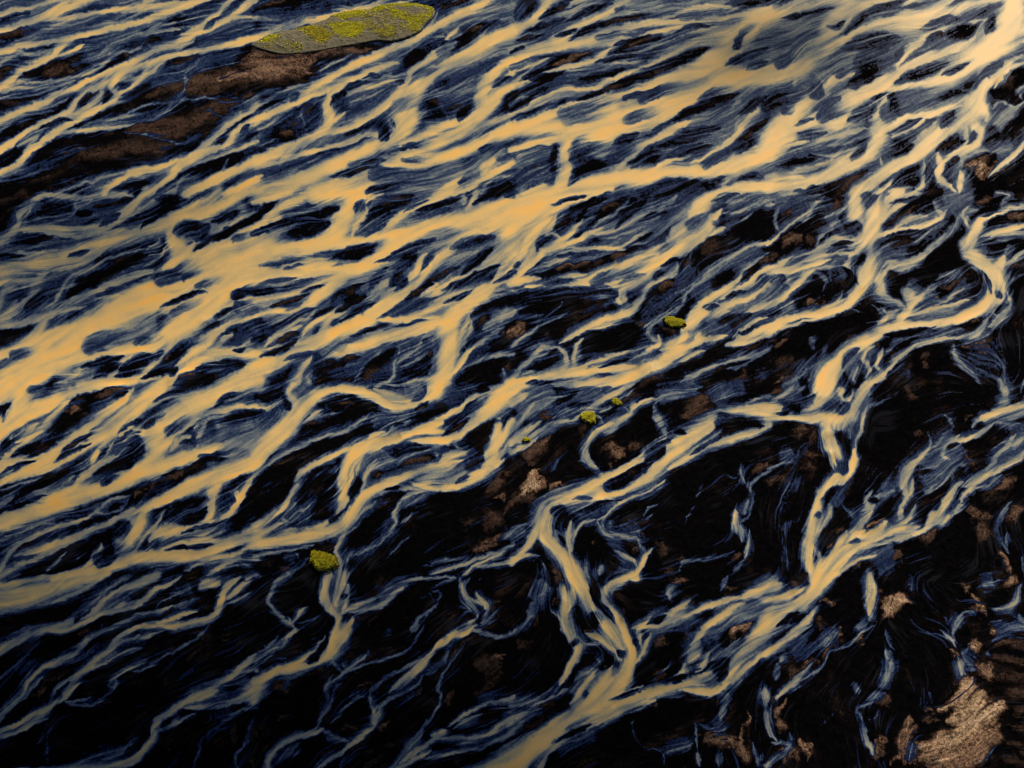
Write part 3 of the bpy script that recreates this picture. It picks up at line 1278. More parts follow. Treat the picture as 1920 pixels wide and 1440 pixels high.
k10 50 650,1310 750,1280 900,1240
k30 40 620,1380 750,1360
k15 60 850,1220 1000,1180
k6 80 100,1260 250,1200 350,1180
k5 50 120,1330 250,1300 350,1260
k15 30 430,1230 420,1160
k12 36 450,1120 500,1080
k15 60 100,1430 300,1420
k6 60 1930,1130 1800,1180
r28 60 350,600 450,560 590,490
r45 30 400,555 520,540
r20 70 750,500 860,470
r20 60 650,140 750,80
r22 120 1280,520 1320,600
r28 70 1130,720 1200,650
r30 80 1090,920 1180,800 1260,690
r24 90 940,1000 1020,960
r40 110 -10,1040 60,1010 110,990
r24 90 1650,560 1680,610
r18 140 1450,430 1550,380
r30 40 1450,740 1480,690
r24 70 1440,1060 1520,1050
r22 70 1130,1060 1200,1050
r18 120 950,1410 1100,1350
r22 60 1680,1420 1740,1350
r16 70 920,1260 1000,1270
r34 40 260,1110 300,1090
r16 90 1900,560 1930,700
#22
v30 220 50,250 180,120 350,60
v20 150 250,200 500,80 700,60
v20 160 300,170 480,180 650,180
v25 100 0,430 250,350 450,250
v20 120 700,330 830,220 950,130
v22 160 1080,100 1250,50 1400,20
v20 160 1500,150 1600,50 1750,20
v25 120 1000,480 1200,420
v22 130 450,980 650,920 800,860
v18 160 700,1180 850,1130 980,1100
v14 200 800,1350 900,1400
v20 120 -10,1150 100,1100
90 60 -10,0 200,-20
92 40 480,-10 660,0 850,-20
90 60 120,70 40,110 -10,140
82 40 170,130 100,230 40,310 -10,360
72 30 120,170 80,250
86 50 220,270 140,330 60,390 -10,430
70 50 900,-10 800,60 680,110 590,180 530,220
74 30 620,215 540,220 440,270 320,290 220,340 120,400 -10,450
60 20 780,60 700,80
62 20 900,60 800,120 740,170 650,215
66 14 620,230 670,280 700,290
60 24 840,170 865,210 830,270
60 50 190,400 100,460 -10,510
50 16 450,90 300,120 200,200 100,280
50 14 500,150 350,210 240,240
50 14 340,240 300,260
76 36 1090,100 1000,130 910,170 870,230 800,290 700,310 630,340
66 50 860,270 740,330 650,350 590,410 550,490 560,560 610,620 680,680
70 30 600,380 560,480 590,580 660,650
56 60 1060,160 1080,240 1130,320 1160,390
58 30 1430,10 1250,60 1120,90 1070,160
50 20 1300,80 1170,110
80 30 1160,400 1050,470 960,540 880,590 760,660 700,690
92 100 1930,190:110 1800,190:90 1650,210:80 1500,270:90 1380,350:110 1280,430:140 1180,520:130 1100,600:120 1000,700:110 900,780:80 780,820:70 640,830:70 480,870:60
84 70 1570,250 1480,330 1380,400 1280,480
92 60 1930,300 1830,350 1700,390 1550,440 1400,500 1260,580 1170,640
60 30 1580,340 1450,430 1330,500
92 90 980,570:40 850,640:50 700,700:60 560,780:80 400,860:100 290,920:110 240,990:130 210,1070:130 190,1120:130
80 130 740,800 600,810 450,860 330,920
82 100 280,980 260,1060 280,1150
82 110 180,1100:90 140,1180:80 80,1260:60 -10,1340:50
92 100 210,1130:90 300,1210:110 380,1290:120 440,1370:110 480,1450:110
60 60 330,1100 380,1190
86 50 430,1030 430,1120 430,1200 430,1290
70 30 400,1090 440,1180
72 24 620,1020 540,1040 490,1090 460,1170
80 18 1150,720 1060,780 960,830 850,870 750,930 690,1000 650,1020
66 30 640,1020 660,1080 710,1130 760,1150
56 16 740,960 690,1010 690,1080 760,1140
74 30 730,1100 800,1130 880,1150 940,1160
70 24 940,1160 980,1230 1000,1270
80 44 1050,1220 1000,1290 960,1370 930,1450
66 40 770,1240 850,1290 920,1330 940,1360
48 16 1100,900 1010,940 970,1010
46 16 1060,960 970,1040
55 14 740,1020 740,1090
38 14 820,1060 840,1100
22 40 1440,740 1410,800 1380,850
22 16 1380,910 1330,980 1290,1050
34 12 1640,700 1680,710 1610,690
60 24 1715,600 1720,680 1760,750
40 26 1930,650 1830,720 1780,760 1790,830
44 30 1810,800 1790,900 1770,980 1710,1040
66 60 1680,940 1690,1040 1710,1110 1720,1180
62 36 1780,1090 1770,1200 1740,1300
58 24 1770,870 1730,980
40 26 1670,1250 1550,1300 1380,1320 1280,1340 1260,1400
40 34 1760,1300 1690,1370 1640,1440
66 30 -10,1330 100,1290 210,1280
35 20 -10,1190 80,1130 160,1080
36 14 -10,1070 130,1050
30 50 230,1350 230,1440
66 50 680,1360 650,1440
26 50 330,560 310,680
55 24 1930,90 1800,130 1700,170
40 30 1650,30 1560,100
50 30 640,650 700,690
k6 60 500,40 400,110 280,160
k6 40 560,140 420,170
k4 80 680,190 760,200
k4 40 640,270 600,310
k4 130 300,420 420,330 520,280
k4 150 440,520 520,430 520,350
k4 120 620,440 610,360
k4 200 800,380 930,310 1030,260
k4 160 890,250 1000,190
k3 160 900,400 1080,400
k4 60 700,440 680,530 740,620
k5 120 1250,320 1380,240 1500,200
k8 60 1200,350 1310,360
k12 60 990,530 1100,460 1200,410
k10 70 990,580 1100,530 1150,470
k12 40 730,720 870,660 980,600
k20 60 830,740 960,660 1060,590
g18 80 720,770 820,750 950,690
g16 130 1575,270 1680,280 1800,260
k10 50 1720,310 1900,310
k14 40 1330,530 1450,460 1560,400
k8 80 440,960 600,910 750,870
k10 90 290,960 400,930
k12 70 330,1090 360,1030 380,1000
k8 50 350,1130 400,1220
k4 160 600,1180 590,1270 600,1100
k4 60 480,1260 530,1110
k3 260 1200,760 1400,620 1700,480
k3 300 1100,1000 1250,900 1500,850
k3 300 1200,1180 1450,1050 1600,950
k3 200 1400,1420 1600,1380
k3 200 1850,1000 1880,1200 1850,1400
k3 140 1550,560 1800,470
k5 40 850,1000 800,980
k4 100 780,960 900,900
k8 36 830,1180 880,1190
k4 120 60,1400 150,1340
k5 80 230,1240 330,1330 400,1420
k12 60 30,1220 100,1160
k5 100 50,700 200,600
k4 100 500,660 600,720
k30 40 460,860 600,850
r30 110 110,600 180,480 280,400
r55 100 80,840 150,750 200,640
r45 60 260,810 380,760
r40 60 230,680 170,800
r40 110 720,440 780,510 830,540
r28 80 880,480 960,470
r30 50 720,600 750,630
r26 160 1250,240 1400,150 1470,60
r24 80 1450,210 1550,170
r22 120 0,900 150,860
r20 90 180,260 350,240
r34 80 880,1080 950,1040
r32 60 900,1220 950,1260
r28 90 1100,1200 1130,1310
r30 100 300,1350 360,1420
r36 40 600,1160 640,1180
r34 50 1290,1280 1320,1290
r24 50 1800,650 1920,630
r26 60 1720,1250 1690,1330
r20 80 550,380 540,300
r18 110 900,60 800,130
r36 40 720,265 750,255
r28 60 1660,30 1700,10
r22 60 1170,1430 1190,1380
r36 40 930,1110 960,1140
#23
v25 140 170,200 260,50
v16 120 120,300 200,200
v30 120 360,60 430,200
v30 180 1000,350 1150,340 1400,270
v28 220 1000,420 1200,420 1350,390
v35 200 1500,320 1750,260 1930,210
v25 160 1420,480 1550,430 1650,340
v45 120 1330,600 1400,540
v35 220 500,850 650,800 750,700
v25 160 450,900 550,780
v25 160 1300,850 1450,820 1550,750
v22 120 1480,600 1700,560
v22 120 80,1080 200,960
v20 120 900,520 970,600
v14 160 600,640 700,620
v14 160 650,1170 450,1210 300,1300
v16 160 1580,960 1620,880
v16 160 1500,1150 1620,1150
v12 120 1150,1350 1200,1280 1350,1260
92 130 480,-20:150 530,80:120 560,170:100 610,250:100 680,330:110
78 140 680,330:110 750,420:130 800,500:120 830,580:90
84 70 480,60 440,180 420,270
80 60 390,80:50 400,190:70 400,300:80 400,370:80 450,450:80 500,540:70 470,620:50 430,680:50 390,760:50 350,820:50
80 24 300,260 350,310 390,370
92 60 930,-20 850,20 760,60 700,110 690,170 720,240 780,300 830,370 860,440 890,520 900,600 880,680 840,760
60 30 870,40 780,80 740,140
94 110 900,500:50 900,600:70 870,700:100 800,800:150 700,890:200 580,970:180 480,1060:150 380,1130:150 250,1220:160 120,1310:180 -20,1400:190
84 40 700,480 760,550 800,610 830,640
84 60 550,440 650,460 720,510 770,580
78 60 780,600 800,660
88 60 750,680 680,790 600,880 530,960
86 50 640,700 560,800 500,880 440,960
84 60 420,1000 340,1080 250,1160 150,1230
40 16 480,740 470,820 400,870
50 30 530,510 600,510 690,500
45 16 540,560 610,610 660,640 660,680
70 26 620,690 560,730 490,770
60 30 360,840 250,900 120,940 -10,970
60 26 420,840 330,900 200,950 100,980
58 60 -10,1060 60,1040 120,1020
50 90 -10,1120 80,1080
92 90 1930,70:90 1830,110:70 1720,160:60
80 44 1740,160 1600,180 1450,230 1330,280 1200,330 1100,360 1000,380 930,400
82 34 1280,220 1180,290 1050,330 940,370 900,400
84 40 1340,180 1260,230 1200,250
86 50 1750,200 1650,240 1550,310 1450,380 1390,460 1340,520
82 40 1930,160 1800,150
60 44 1040,380 960,400 950,460 970,540
84 34 1040,440 1000,510 980,570 930,640 900,680
50 20 1250,400 1120,420 1030,440
66 110 1390,460 1360,560 1320,640
84 40 1300,640 1270,720 1220,780
74 40 1480,570 1430,660 1380,730
84 100 1930,340:130 1850,440:130 1780,530:120 1700,620:100 1650,720:90 1590,800:70
88 40 1930,540 1850,600 1760,680 1680,760 1600,830
92 70 1640,790:50 1560,850:60 1470,865:60 1350,850:60 1250,840:60
92 90 1480,720:50 1400,770:60 1280,810:70 1180,840:80 1050,870:80 900,920:80 780,960:60 700,1000:50
80 30 1460,820 1300,790 1200,820
84 30 980,830 850,880 750,910 680,960
76 100 880,930 750,1000 600,1070 480,1130
86 50 1080,930 950,960 820,1010 700,1070 560,1130 430,1190 350,1240 280,1310 230,1390 200,1450
40 30 1300,900 1150,900 1000,930
40 60 260,1240 150,1350 50,1440
66 26 -10,440 50,400 110,340 140,260
50 50 120,320 150,240 200,150
48 20 240,120 180,150
40 60 200,80 230,20
60 40 1700,460 1600,580 1500,640
50 34 1730,510 1600,600 1480,680
40 40 1560,120 1590,50 1620,0
55 40 1180,60 1190,180
50 18 1370,1100 1380,1200 1385,1300
50 40 1390,1320 1410,1430
30 14 910,1050 910,1180 980,1280 1120,1320 1140,1430
36 14 1140,1310 1250,1290 1350,1250
34 30 1400,1110 1500,1150 1600,1090
44 60 1620,880 1590,980 1560,1090
30 12 1030,800 1150,700 1200,630
60 60 1900,830 1900,980
40 40 1880,1330 1860,1430
48 26 1800,1240 1830,1330 1850,1400
30 60 1550,1320 1560,1430
k6 110 500,250 520,360 480,430
k8 60 580,60 620,150 700,260 780,350
k8 50 640,100 660,180
k10 60 790,560 830,590 850,570
k14 60 770,640 800,690
k10 100 600,280 660,350
k4 60 540,590 600,620 570,670
k3 60 660,700 700,650
k10 60 450,520 500,480
g14 90 240,890 320,840 380,780
k8 50 460,750 420,830
k3 300 100,600 250,450 250,700
k3 300 1100,640 1200,540 1280,470
k3 200 950,780 1050,700
k3 240 700,1300 900,1200 1100,1050
k3 240 1000,1130 1250,1000 1400,1000
k3 160 800,80 1000,120 1100,200
k3 90 1650,50 1800,20
k3 140 1580,500 1700,400
k10 80 1480,690 1550,650 1640,620
k8 60 1550,790 1610,720
k20 50 1480,480 1530,520
k8 50 1010,360 1150,300
k14 50 910,460 940,530
k4 60 1750,780 1900,680
k3 160 1700,1000 1800,800
k3 90 1480,1080 1500,950
k14 50 560,860 540,910
k8 40 720,930 850,890 1000,850
g40 60 430,1150 520,1080 640,1020
k5 80 300,1040 400,980 450,900
k6 60 300,1250 420,1190 600,1110
k3 60 1300,740 1200,800
k8 36 1330,720 1420,680
k20 46 800,590 850,600
r50 70 1640,430 1720,400 1780,370
r30 60 1650,480 1720,440
r34 60 540,410 600,420 680,430
r34 60 1190,20 1260,60
r36 50 1300,180 1370,170
r24 80 820,250 850,300
r36 60 950,960 1050,960 1100,940
r30 36 880,760 930,750
r26 80 310,30 380,30
r30 50 330,160 350,220
r34 50 690,700 740,680
r26 60 500,770 560,740
r24 60 1060,500 1180,520
r40 120 1420,1220 1560,1230 1700,1260
r44 70 1760,1020 1720,1150 1700,1300
r44 70 1380,1320 1420,1420
r40 120 1700,1300 1780,1360
r40 60 1890,860 1920,950
r30 60 1620,130 1680,110
r16 100 60,500 120,480
r22 60 1300,360 1400,330
r20 60 1050,800 1140,730
r22 60 1300,500 1350,480
r20 60 180,280 150,380
#30
v40 300 -10,250 300,120 600,20
v45 400 500,350 900,280 1400,100
v40 400 0,720 400,600 800,400
v40 300 300,1050 600,1000 750,900
v50 400 950,800 1200,760 1500,650
v45 300 1150,520 1350,450 1600,350
v40 200 1000,1000 1300,900 1400,850
v30 200 900,1300 1150,1200 1400,1000
v40 200 1300,1300 1500,1150 1700,1000
v40 200 1700,1000 1850,850
v35 200 1700,1150 1850,1100
v35 160 1750,400 1920,340
v35 300 0,1300 300,1250 650,1150
82 90 540,-10 400,40 250,70 100,110 -10,160
70 50 -10,100 100,60 200,20 300,-10
86 210 900,-10:50 760,20:60 600,80:130 480,200:180 400,330:220 250,450:230 150,510:170 -10,560:140
80 110 1640,-10 1400,80 1150,160 900,220 700,260 550,300 430,370
78 80 1130,-10 1000,80 850,150 700,200 560,280 450,350
85 70 1350,-10 1200,80 1050,110 900,150 750,190
94 240 1850,-20:190 1830,120:230 1760,250:260 1650,370:240 1500,480:190 1350,560:150 1200,610:110 1050,640:70 900,680:60
90 90 1800,330 1850,270 1930,210
92 130 1640,600:100 1580,700:130 1540,800:190 1450,900:170 1300,1010:150 1150,1120:130 1000,1210:110 880,1280:110 760,1370:90 650,1450:90
84 60 1840,460 1760,520 1680,600 1600,690 1540,760
90 90 1560,780 1620,830 1630,900
92 110 1560,950:170 1600,990:110 1590,1060:90 1500,1120:80 1400,1180:80 1310,1240:80 1270,1310:70 1320,1370:60 1400,1430:40
86 50 1490,940 1480,1010 1480,1080
92 50 1260,1140 1280,1190 1290,1240
88 60 1330,230 1200,260 1120,320 1050,370 1000,430 970,500 1000,540
84 36 1650,150 1550,160 1400,190 1260,225 1170,280
60 30 1630,160 1560,260 1430,340 1290,420
86 70 1560,260 1400,350 1250,410 1100,470 1000,540 950,590
94 180 1100,480:60 1000,550:90 850,630:140 700,700:150 580,790:190 450,880:160 280,930:110 150,1000:120 60,1060:110 -10,1110:100
90 100 650,560:40 500,600:80 420,690:90 300,770:110 200,850:120 100,930:140 0,1020:120 -20,1050:110
86 46 350,550 390,620 430,690
80 50 600,520 520,580 490,640
84 50 210,580 200,640 170,700
93 150 880,740:90 830,850:110 830,950:150 830,1050:130 770,1130:120 650,1210:120 500,1290:110 350,1350:90 180,1390:80 -10,1400:90
90 70 1000,880 930,930 850,970
88 50 1480,780 1350,810 1200,860 1050,890 950,920
70 60 930,1020 1050,960 1180,900
88 44 -10,1200 120,1120 250,1060 400,1010 520,940 640,850
78 40 200,1120 350,1070 500,1020 650,980 760,960
60 24 320,1150 480,1170 600,1130 760,1060
60 26 350,1100 550,1080 700,1020
70 40 -10,1330 200,1290 400,1240 600,1170 700,1100
84 50 -10,1340 150,1320 280,1330
60 40 100,1100 200,1060 300,1040
86 50 1270,900 1200,980 1100,1080 1000,1170
75 40 840,1180 860,1240 860,1320 740,1440
84 50 1170,1200 1180,1290 1160,1380 1100,1440
80 40 1090,1260 980,1320 900,1390 820,1450
78 40 1080,1400 980,1410 900,1440
80 40 1930,470 1830,500 1760,560
84 40 1700,660 1760,560 1830,490
80 45 1930,1060 1850,1150 1750,1240 1650,1330
60 80 1900,780 1800,850 1700,920 1660,980
84 50 1440,1280 1450,1350 1430,1440
70 22 1930,760 1850,800 1750,760 1680,810
60 26 1800,1120 1720,1130 1600,1130
60 40 1930,420 1850,440 1760,480
55 40 1930,640 1880,680 1900,740
60 60 1400,840 1330,820 1230,860
80 30 1930,290 1830,320 1740,400
k20 60 100,130 300,110 480,60
k14 60 680,140 850,50 1000,10
k12 50 440,190 520,200 580,150
k25 60 580,250 680,160 760,80
k35 60 860,120 920,90 1000,50
k35 50 990,70 1080,50 1180,20
k25 80 1150,220 1300,160 1440,130
k10 130 1340,270 1430,240 1540,200
k20 70 1180,310 1250,270 1340,250
k14 80 1640,250 1680,170 1690,110
k8 70 340,510 420,440 500,390
k20 150 560,360 750,310 1000,290
k22 120 650,470 780,400 900,360
k8 100 610,620 720,560 820,510
k15 60 570,660 700,620 850,560
k20 50 590,520 700,500 880,450
k30 70 510,580 600,530
k30 60 950,480 980,410 1010,350
g30 130 370,690 340,620 270,580
g30 130 160,720 220,700 300,640
g25 70 120,830 170,820 180,760
k12 120 -10,800 80,740 140,740
k40 70 320,830 450,770 550,720
g40 110 410,870 500,830 620,760
g40 90 90,480 180,430 320,330
k15 40 190,930 260,910 350,880
k12 46 770,740 830,730 890,710
k20 120 600,900 700,850 800,780
k25 60 220,1010 330,1020 450,990
k8 90 300,1170 450,1150 650,1090 750,1040
k8 70 60,1260 200,1220 350,1200
k20 70 620,1200 690,1130 740,1050
g40 150 900,840 1000,790 1250,720 1400,690
g45 60 940,730 1020,700
k18 60 1250,750 1400,700 1500,690
k14 110 950,620 1150,540 1350,470
k25 60 1310,560 1400,520 1500,470
k25 80 1590,570 1680,520 1760,460
k8 90 1820,450 1920,430
k6 110 920,1090 1020,1020 1150,950 1250,890
k12 90 900,1160 1000,1120 1100,1080
k20 90 1300,950 1380,860 1400,830
k12 50 900,1010 1000,960 1150,890
k10 80 1260,1130 1350,1080 1430,1010
k15 70 1310,1140 1400,1090 1470,1050
k12 50 1500,1080 1540,1020 1550,970
k10 130 1640,1100 1680,1010 1660,950
k4 170 1690,790 1770,690 1850,600 1920,560
k5 130 1700,1070 1830,960 1920,860
k6 80 1460,1260 1560,1180 1650,1160
k14 80 1330,1330 1370,1230 1440,1190
k8 130 760,1260 820,1270 700,1330
k8 90 580,1400 700,1330 780,1270
k12 120 930,1390 1050,1310 1130,1240
k14 90 1200,1220 1220,1330 1250,1420
k10 70 200,1440 450,1400 600,1350
k8 130 1800,1400 1900,1250
r18 80 550,1420 700,1360 760,1280
r24 80 0,860 100,800
r30 50 300,1210 450,1190 620,1150
r24 90 850,380 940,350
r24 80 1220,270 1330,240
r20 90 1750,640 1850,580
r55 110 1500,1280 1600,1230 1620,1330
r40 90 1640,1290 1760,1200
r22 40 1150,960 1230,910
r30 40 1700,790 1800,770
#31
v25 160 0,120 200,80 400,40
v12 300 300,180 500,100
v30 260 600,150 700,200
v30 150 450,250 550,200
v25 160 850,560 900,450 1050,460
v25 200 950,320 1150,280 1350,200
v35 200 1300,60 1550,60
v25 140 1600,360 1800,380
v25 240 1050,880 1300,760 1500,640
v25 200 650,600 500,520 400,560
v25 160 100,680 150,640 300,600
v25 160 900,1100 1150,1060 1400,1030
v30 200 560,1350 700,1200 800,1130
v18 200 250,1400 330,1300 450,1180
v12 300 1000,1400 1100,1200
v15 300 1450,1250 1650,1200 1750,1350
v15 160 1850,600 1930,520
v30 120 100,900 250,850
82 130 680,-10:80 650,80:110 660,160:130 700,230:120
90 110 830,-10:60 790,80:100 790,180:120 770,280:130 740,370:110 680,430:80 620,480:50
88 70 1000,-10 930,40 880,100 840,160 800,230
84 50 1150,0 1000,40 900,90
86 50 1060,60 960,110 890,170 830,240
84 40 1340,130 1280,190 1180,240 1050,275 930,300 820,335 760,380
70 36 1240,70 1270,130 1310,150
78 40 1200,180 1050,200 950,280
90 60 760,320 620,370 500,350 420,410 330,470 240,520 120,570 -10,590
80 40 720,310 600,330 500,370 400,420
84 40 700,440 600,450 480,450 380,480 280,520
84 60 320,450 200,500 100,540 -10,590
90 40 470,500 350,530 250,570 160,590 -10,600
70 24 480,550 330,570 260,610 200,680
66 70 100,610 150,650 180,700
86 46 350,580 270,640 200,700 130,770 60,820 -10,860
90 60 780,330:80 770,430:70 770,520:110 740,620:140 700,700:100 640,790:70 560,860:60 400,910:60 250,920:50 100,970:60 -10,1030:70
78 50 620,480 590,560 620,620 660,670
70 40 720,480 700,560 690,640
80 30 600,790 450,870 300,920
60 28 560,740 500,830 400,870
78 30 500,920 300,960 100,1020 -10,1080
40 30 330,590 400,620 440,680 420,750
40 24 520,480 470,580 470,680
56 26 1440,150 1420,230 1350,300 1250,370 1160,440
58 30 1380,150 1430,190 1400,280 1280,360 1200,430 1170,480
76 50 1180,470 1100,530 1000,570 900,560 850,590
70 40 1170,450 1050,530 900,520 850,560
80 90 860,590:60 840,660:80 840,740:80 900,800:50 980,830:36 1040,870:26
55 30 900,780 980,840 1040,870
60 22 850,430 800,470
92 80 1720,160:30 1600,210:70 1560,280:90 1520,350:110 1500,420:120 1560,500:120 1650,560:120 1710,640:130 1730,720:130 1690,800:120 1600,870:110 1450,940:80 1300,980:70 1100,1000:80 950,1000:90 850,1040:90
90 30 1930,90 1800,130 1700,170
84 36 1930,250 1800,270 1700,300 1600,330
70 50 1930,310 1800,310 1680,330
88 80 1770,480 1740,540 1700,590
66 40 1930,440 1830,510 1760,560
60 30 1810,400 1770,460
84 30 1500,110 1460,170 1490,230 1530,280
55 26 1580,130 1480,160 1520,230
62 22 1720,-10 1810,20 1770,60 1750,140
92 60 1180,750 1090,820 1050,880 980,960 880,1040
94 110 1050,730 1060,790
78 24 1270,700 1180,760
75 16 1480,720 1330,810 1200,880 1080,910
80 30 1510,800 1350,850 1150,900 1030,930
66 16 1400,790 1250,830 1100,880
72 16 1250,660 1400,590
75 40 980,880 900,920 830,1000
86 14 860,870 890,910
55 50 1480,880 1300,910 1100,950
66 40 1610,620 1660,720 1640,820
95 100 900,1020:80 780,1090:80 660,1160:90 560,1250:120 480,1330:150 440,1400:170 420,1460:180
80 36 800,1150 740,1180 720,1240 760,1330 740,1400
60 26 700,1200 680,1300 640,1380 660,1440
84 56 900,1340 830,1400 740,1430
72 30 870,1170 820,1260 830,1330 880,1340
55 24 1200,1050 1080,1080 950,1160 880,1200
80 36 1390,1090 1270,1100 1150,1130 1050,1190 980,1240 920,1310 850,1370
74 60 1640,940 1600,1020 1540,1080 1400,1090
58 30 1480,1020 1340,1060 1250,1100
60 60 1800,850 1750,940 1650,1010
66 24 1800,740 1820,860 1720,930 1680,880
50 20 1720,860 1640,960
60 36 1390,1140 1400,1220 1460,1290 1540,1360 1580,1440
36 26 1560,1320 1650,1370 1760,1430
35 24 1600,1330 1750,1290 1780,1400
70 24 300,150 180,230 100,300 60,350 -10,390
58 30 430,30 330,110 290,190 200,220
50 26 90,100 50,200 70,280 100,310
45 24 60,130 130,80 250,40 400,10
56 40 -10,60 100,20 250,-10
60 40 -10,110 60,100
66 30 600,100 520,180 480,250 400,320 370,400
45 18 470,1240 350,1300 260,1350 200,1430
50 40 300,1420 350,1330 450,1250
35 50 320,1080 340,1180
28 30 440,1130 400,1220
38 14 740,820 820,870 860,930
30 12 600,850 720,920
45 20 170,880 80,940 -10,970
25 30 1060,1330 1050,1430
50 26 1930,120 1820,110 1700,150
35 24 1930,600 1830,670 1790,720
k25 60 690,30 780,10
k35 60 740,120 760,70 830,20
k20 110 580,270 640,270 690,240
k4 120 850,240 950,150 1100,60 1180,30
k12 40 900,80 1000,60 1150,30
k10 40 470,400 560,380 640,370
k14 50 430,450 560,420 620,430
k40 50 115,545 190,510 300,470
k10 60 560,560 630,640 670,690
k10 60 670,540 720,480
k8 110 930,400 1030,360 1100,440
k10 60 880,330 1050,310 1200,290
k3 260 1100,600 1280,500 1430,350 1480,240
k3 160 950,690 1050,640 1250,560 1450,530
k8 100 900,690 940,740 1000,800
k8 90 1620,380 1720,390 1800,400
k14 60 1650,470 1720,460
k20 40 1600,170 1700,150
k20 26 1680,210 1800,200 1930,220
k5 90 1560,560 1600,650 1580,760
k20 40 1600,580 1660,680 1670,760
k8 90 1200,750 1350,720 1500,640
k10 50 1250,800 1400,720
k6 70 220,720 320,620 400,600
k6 80 400,840 500,740 590,660
k5 60 200,800 240,880
k3 140 400,980 600,920 800,930
k3 300 100,1250 300,1100 550,1000 700,980
k4 60 870,1070 1000,1060 1250,1020
k6 50 870,1240 1000,1150 1130,1090
k3 300 1100,1350 1200,1230 1340,1180
k4 160 1800,1000 1850,1200 1900,1350
k4 140 1600,1400 1500,1380
k6 60 1440,1160 1500,1250
k10 60 1700,740 1750,780
k4 130 1860,750 1880,600 1920,620
k4 110 1620,80 1680,60
k25 80 570,1320 600,1240 680,1170
k25 50 690,1330 700,1250
k6 60 180,160 100,200
k5 100 200,340 300,260 420,180
k15 50 100,700 110,640 80,620
r20 100 150,150 250,110
r26 80 450,130 560,60
r30 90 110,420 160,380 220,330
r24 70 -10,520 60,490
r20 90 330,400 330,330
r34 40 1120,110 1030,200
r38 70 320,790 300,860
r38 40 400,800 350,860
r25 50 560,700 600,660
r22 110 740,790 760,720
r24 60 1250,740 1400,700 1530,760
r34 60 1120,870 1250,810
r36 100 1500,1110 1600,1140 1680,1230
r38 40 820,1140 780,1170
r26 60 850,1310 900,1270 1000,1200
r36 60 40,1430 120,1400 190,1380
r30 40 130,1090 60,1140 0,1180
r20 60 560,1120 600,1080
r24 50 1780,580 1920,560
r26 90 1560,90 1620,30
r24 60 1150,1300 1190,1200
r18 80 50,1290 150,1250
r24 60 1500,950 1580,960
r30 60 1820,190 1920,190
95 80 980,980 880,1030 780,1090 660,1165 560,1250 480,1330 440,1400 410,1470
#32
v25 200 100,60 250,20
v22 160 560,300 600,420
v30 250 1150,650 1300,520 1450,430
v28 220 1150,760 1300,680 1480,560
v22 160 850,740 950,800
v25 160 1550,680 1750,560 1930,400
v22 160 950,1230 750,1290
v16 160 150,1000 200,800 150,1200
v18 120 560,700 600,800 480,920
v18 160 600,980 650,1050
v25 120 1550,260 1850,280
v20 140 1350,940 1450,860
v16 160 800,1380 950,1330
v18 140 80,550 200,520
v20 160 1250,1080 1400,980
94 90 780,-20:50 730,30:70 690,100:80 660,180:90 600,250:120 500,280:150 380,260:90 250,250:60 100,245:50 -10,255:60
94 100 -10,190 60,190 140,220
90 110 500,290:140 460,380:80 480,470:100 520,560:120 560,610:110
70 40 430,310 470,500 490,640
70 100 440,-10 420,80 350,160 250,200
74 60 520,20 560,90 580,130
76 36 640,40 610,100 580,180 560,210
60 30 200,0 100,90 -10,150
50 18 280,10 200,80
66 30 770,110 740,180 710,260 700,350 670,420 660,500
92 90 650,480:40 650,560:70 610,640:80 560,690:90 500,740:100 420,790:90 380,850:80
90 50 520,670 440,750 380,820
80 120 380,850:80 370,950:110 360,1020:100 330,1100:90 310,1180:80 290,1270:70 310,1360:60 350,1430:60
70 50 470,900 460,980 400,1060 350,1120
92 70 340,1060 310,1160 300,1260 310,1340 360,1450
50 40 340,1200 340,1300
66 40 380,1240 380,1350
30 40 600,680 540,800 470,900
94 80 720,1090 660,1130 580,1180
94 100 880,1040:50 800,1110:60 700,1170:70 600,1230:80 500,1310:110 420,1390:130 380,1460:140
88 70 590,1100 550,1180 500,1260 440,1350
86 60 1170,1100:40 1050,1090:60 950,1090:60 850,1130:60 750,1180:60 650,1230:60 560,1320:90 480,1410:90
90 34 900,1030 860,1080 760,1140
84 30 1110,900 1080,980 1020,1040 940,1080
84 30 1240,1050 1150,1110 1050,1130 930,1120
84 30 1150,1060 1050,1080
66 50 1120,1130 980,1150 850,1180
66 30 900,1190 780,1210 650,1270
80 30 820,1290 700,1310 600,1370 500,1440
78 40 1200,420:20 1220,470:26 1150,540:40 1090,600:60 1040,660:80 1020,730:80 1030,800:60 1050,860:40
84 34 1090,700 1080,790 1040,860 1000,910 980,960
70 50 1000,900 990,980 1000,1040
84 36 1100,610 1060,650
60 26 1380,340 1300,400 1240,470
82 40 1700,290 1620,340 1560,390 1450,420 1360,440 1310,490
84 40 1440,380 1370,430 1310,490 1330,550 1380,560
76 60 1930,160 1800,190 1680,220 1590,270 1530,320
60 60 1930,150 1800,200
50 60 1930,220 1780,240 1660,250
60 20 1900,300 1780,300 1690,290
52 24 1880,255 1780,270
76 50 1930,530 1820,590 1700,650 1580,720 1480,770
80 36 1660,660 1550,720 1460,770
84 36 1560,760 1490,810 1440,880
60 40 1930,400 1800,470 1720,520 1680,590 1640,650
56 30 1860,380 1780,440
84 70 1460,730:30 1390,800:50 1340,880:50 1290,950:60 1240,1010:90 1190,1080:60
80 60 1360,980 1250,1060
60 40 1450,900 1400,960
56 30 1750,680 1650,750 1550,780
66 60 840,840 760,900 700,960
60 40 960,800 850,830 780,860
68 70 800,910:40 740,980:60 680,1060:70 620,1110:60
46 24 900,720 860,780
66 30 780,800 720,890
50 20 1130,650 1300,620
50 20 1130,700 1300,680
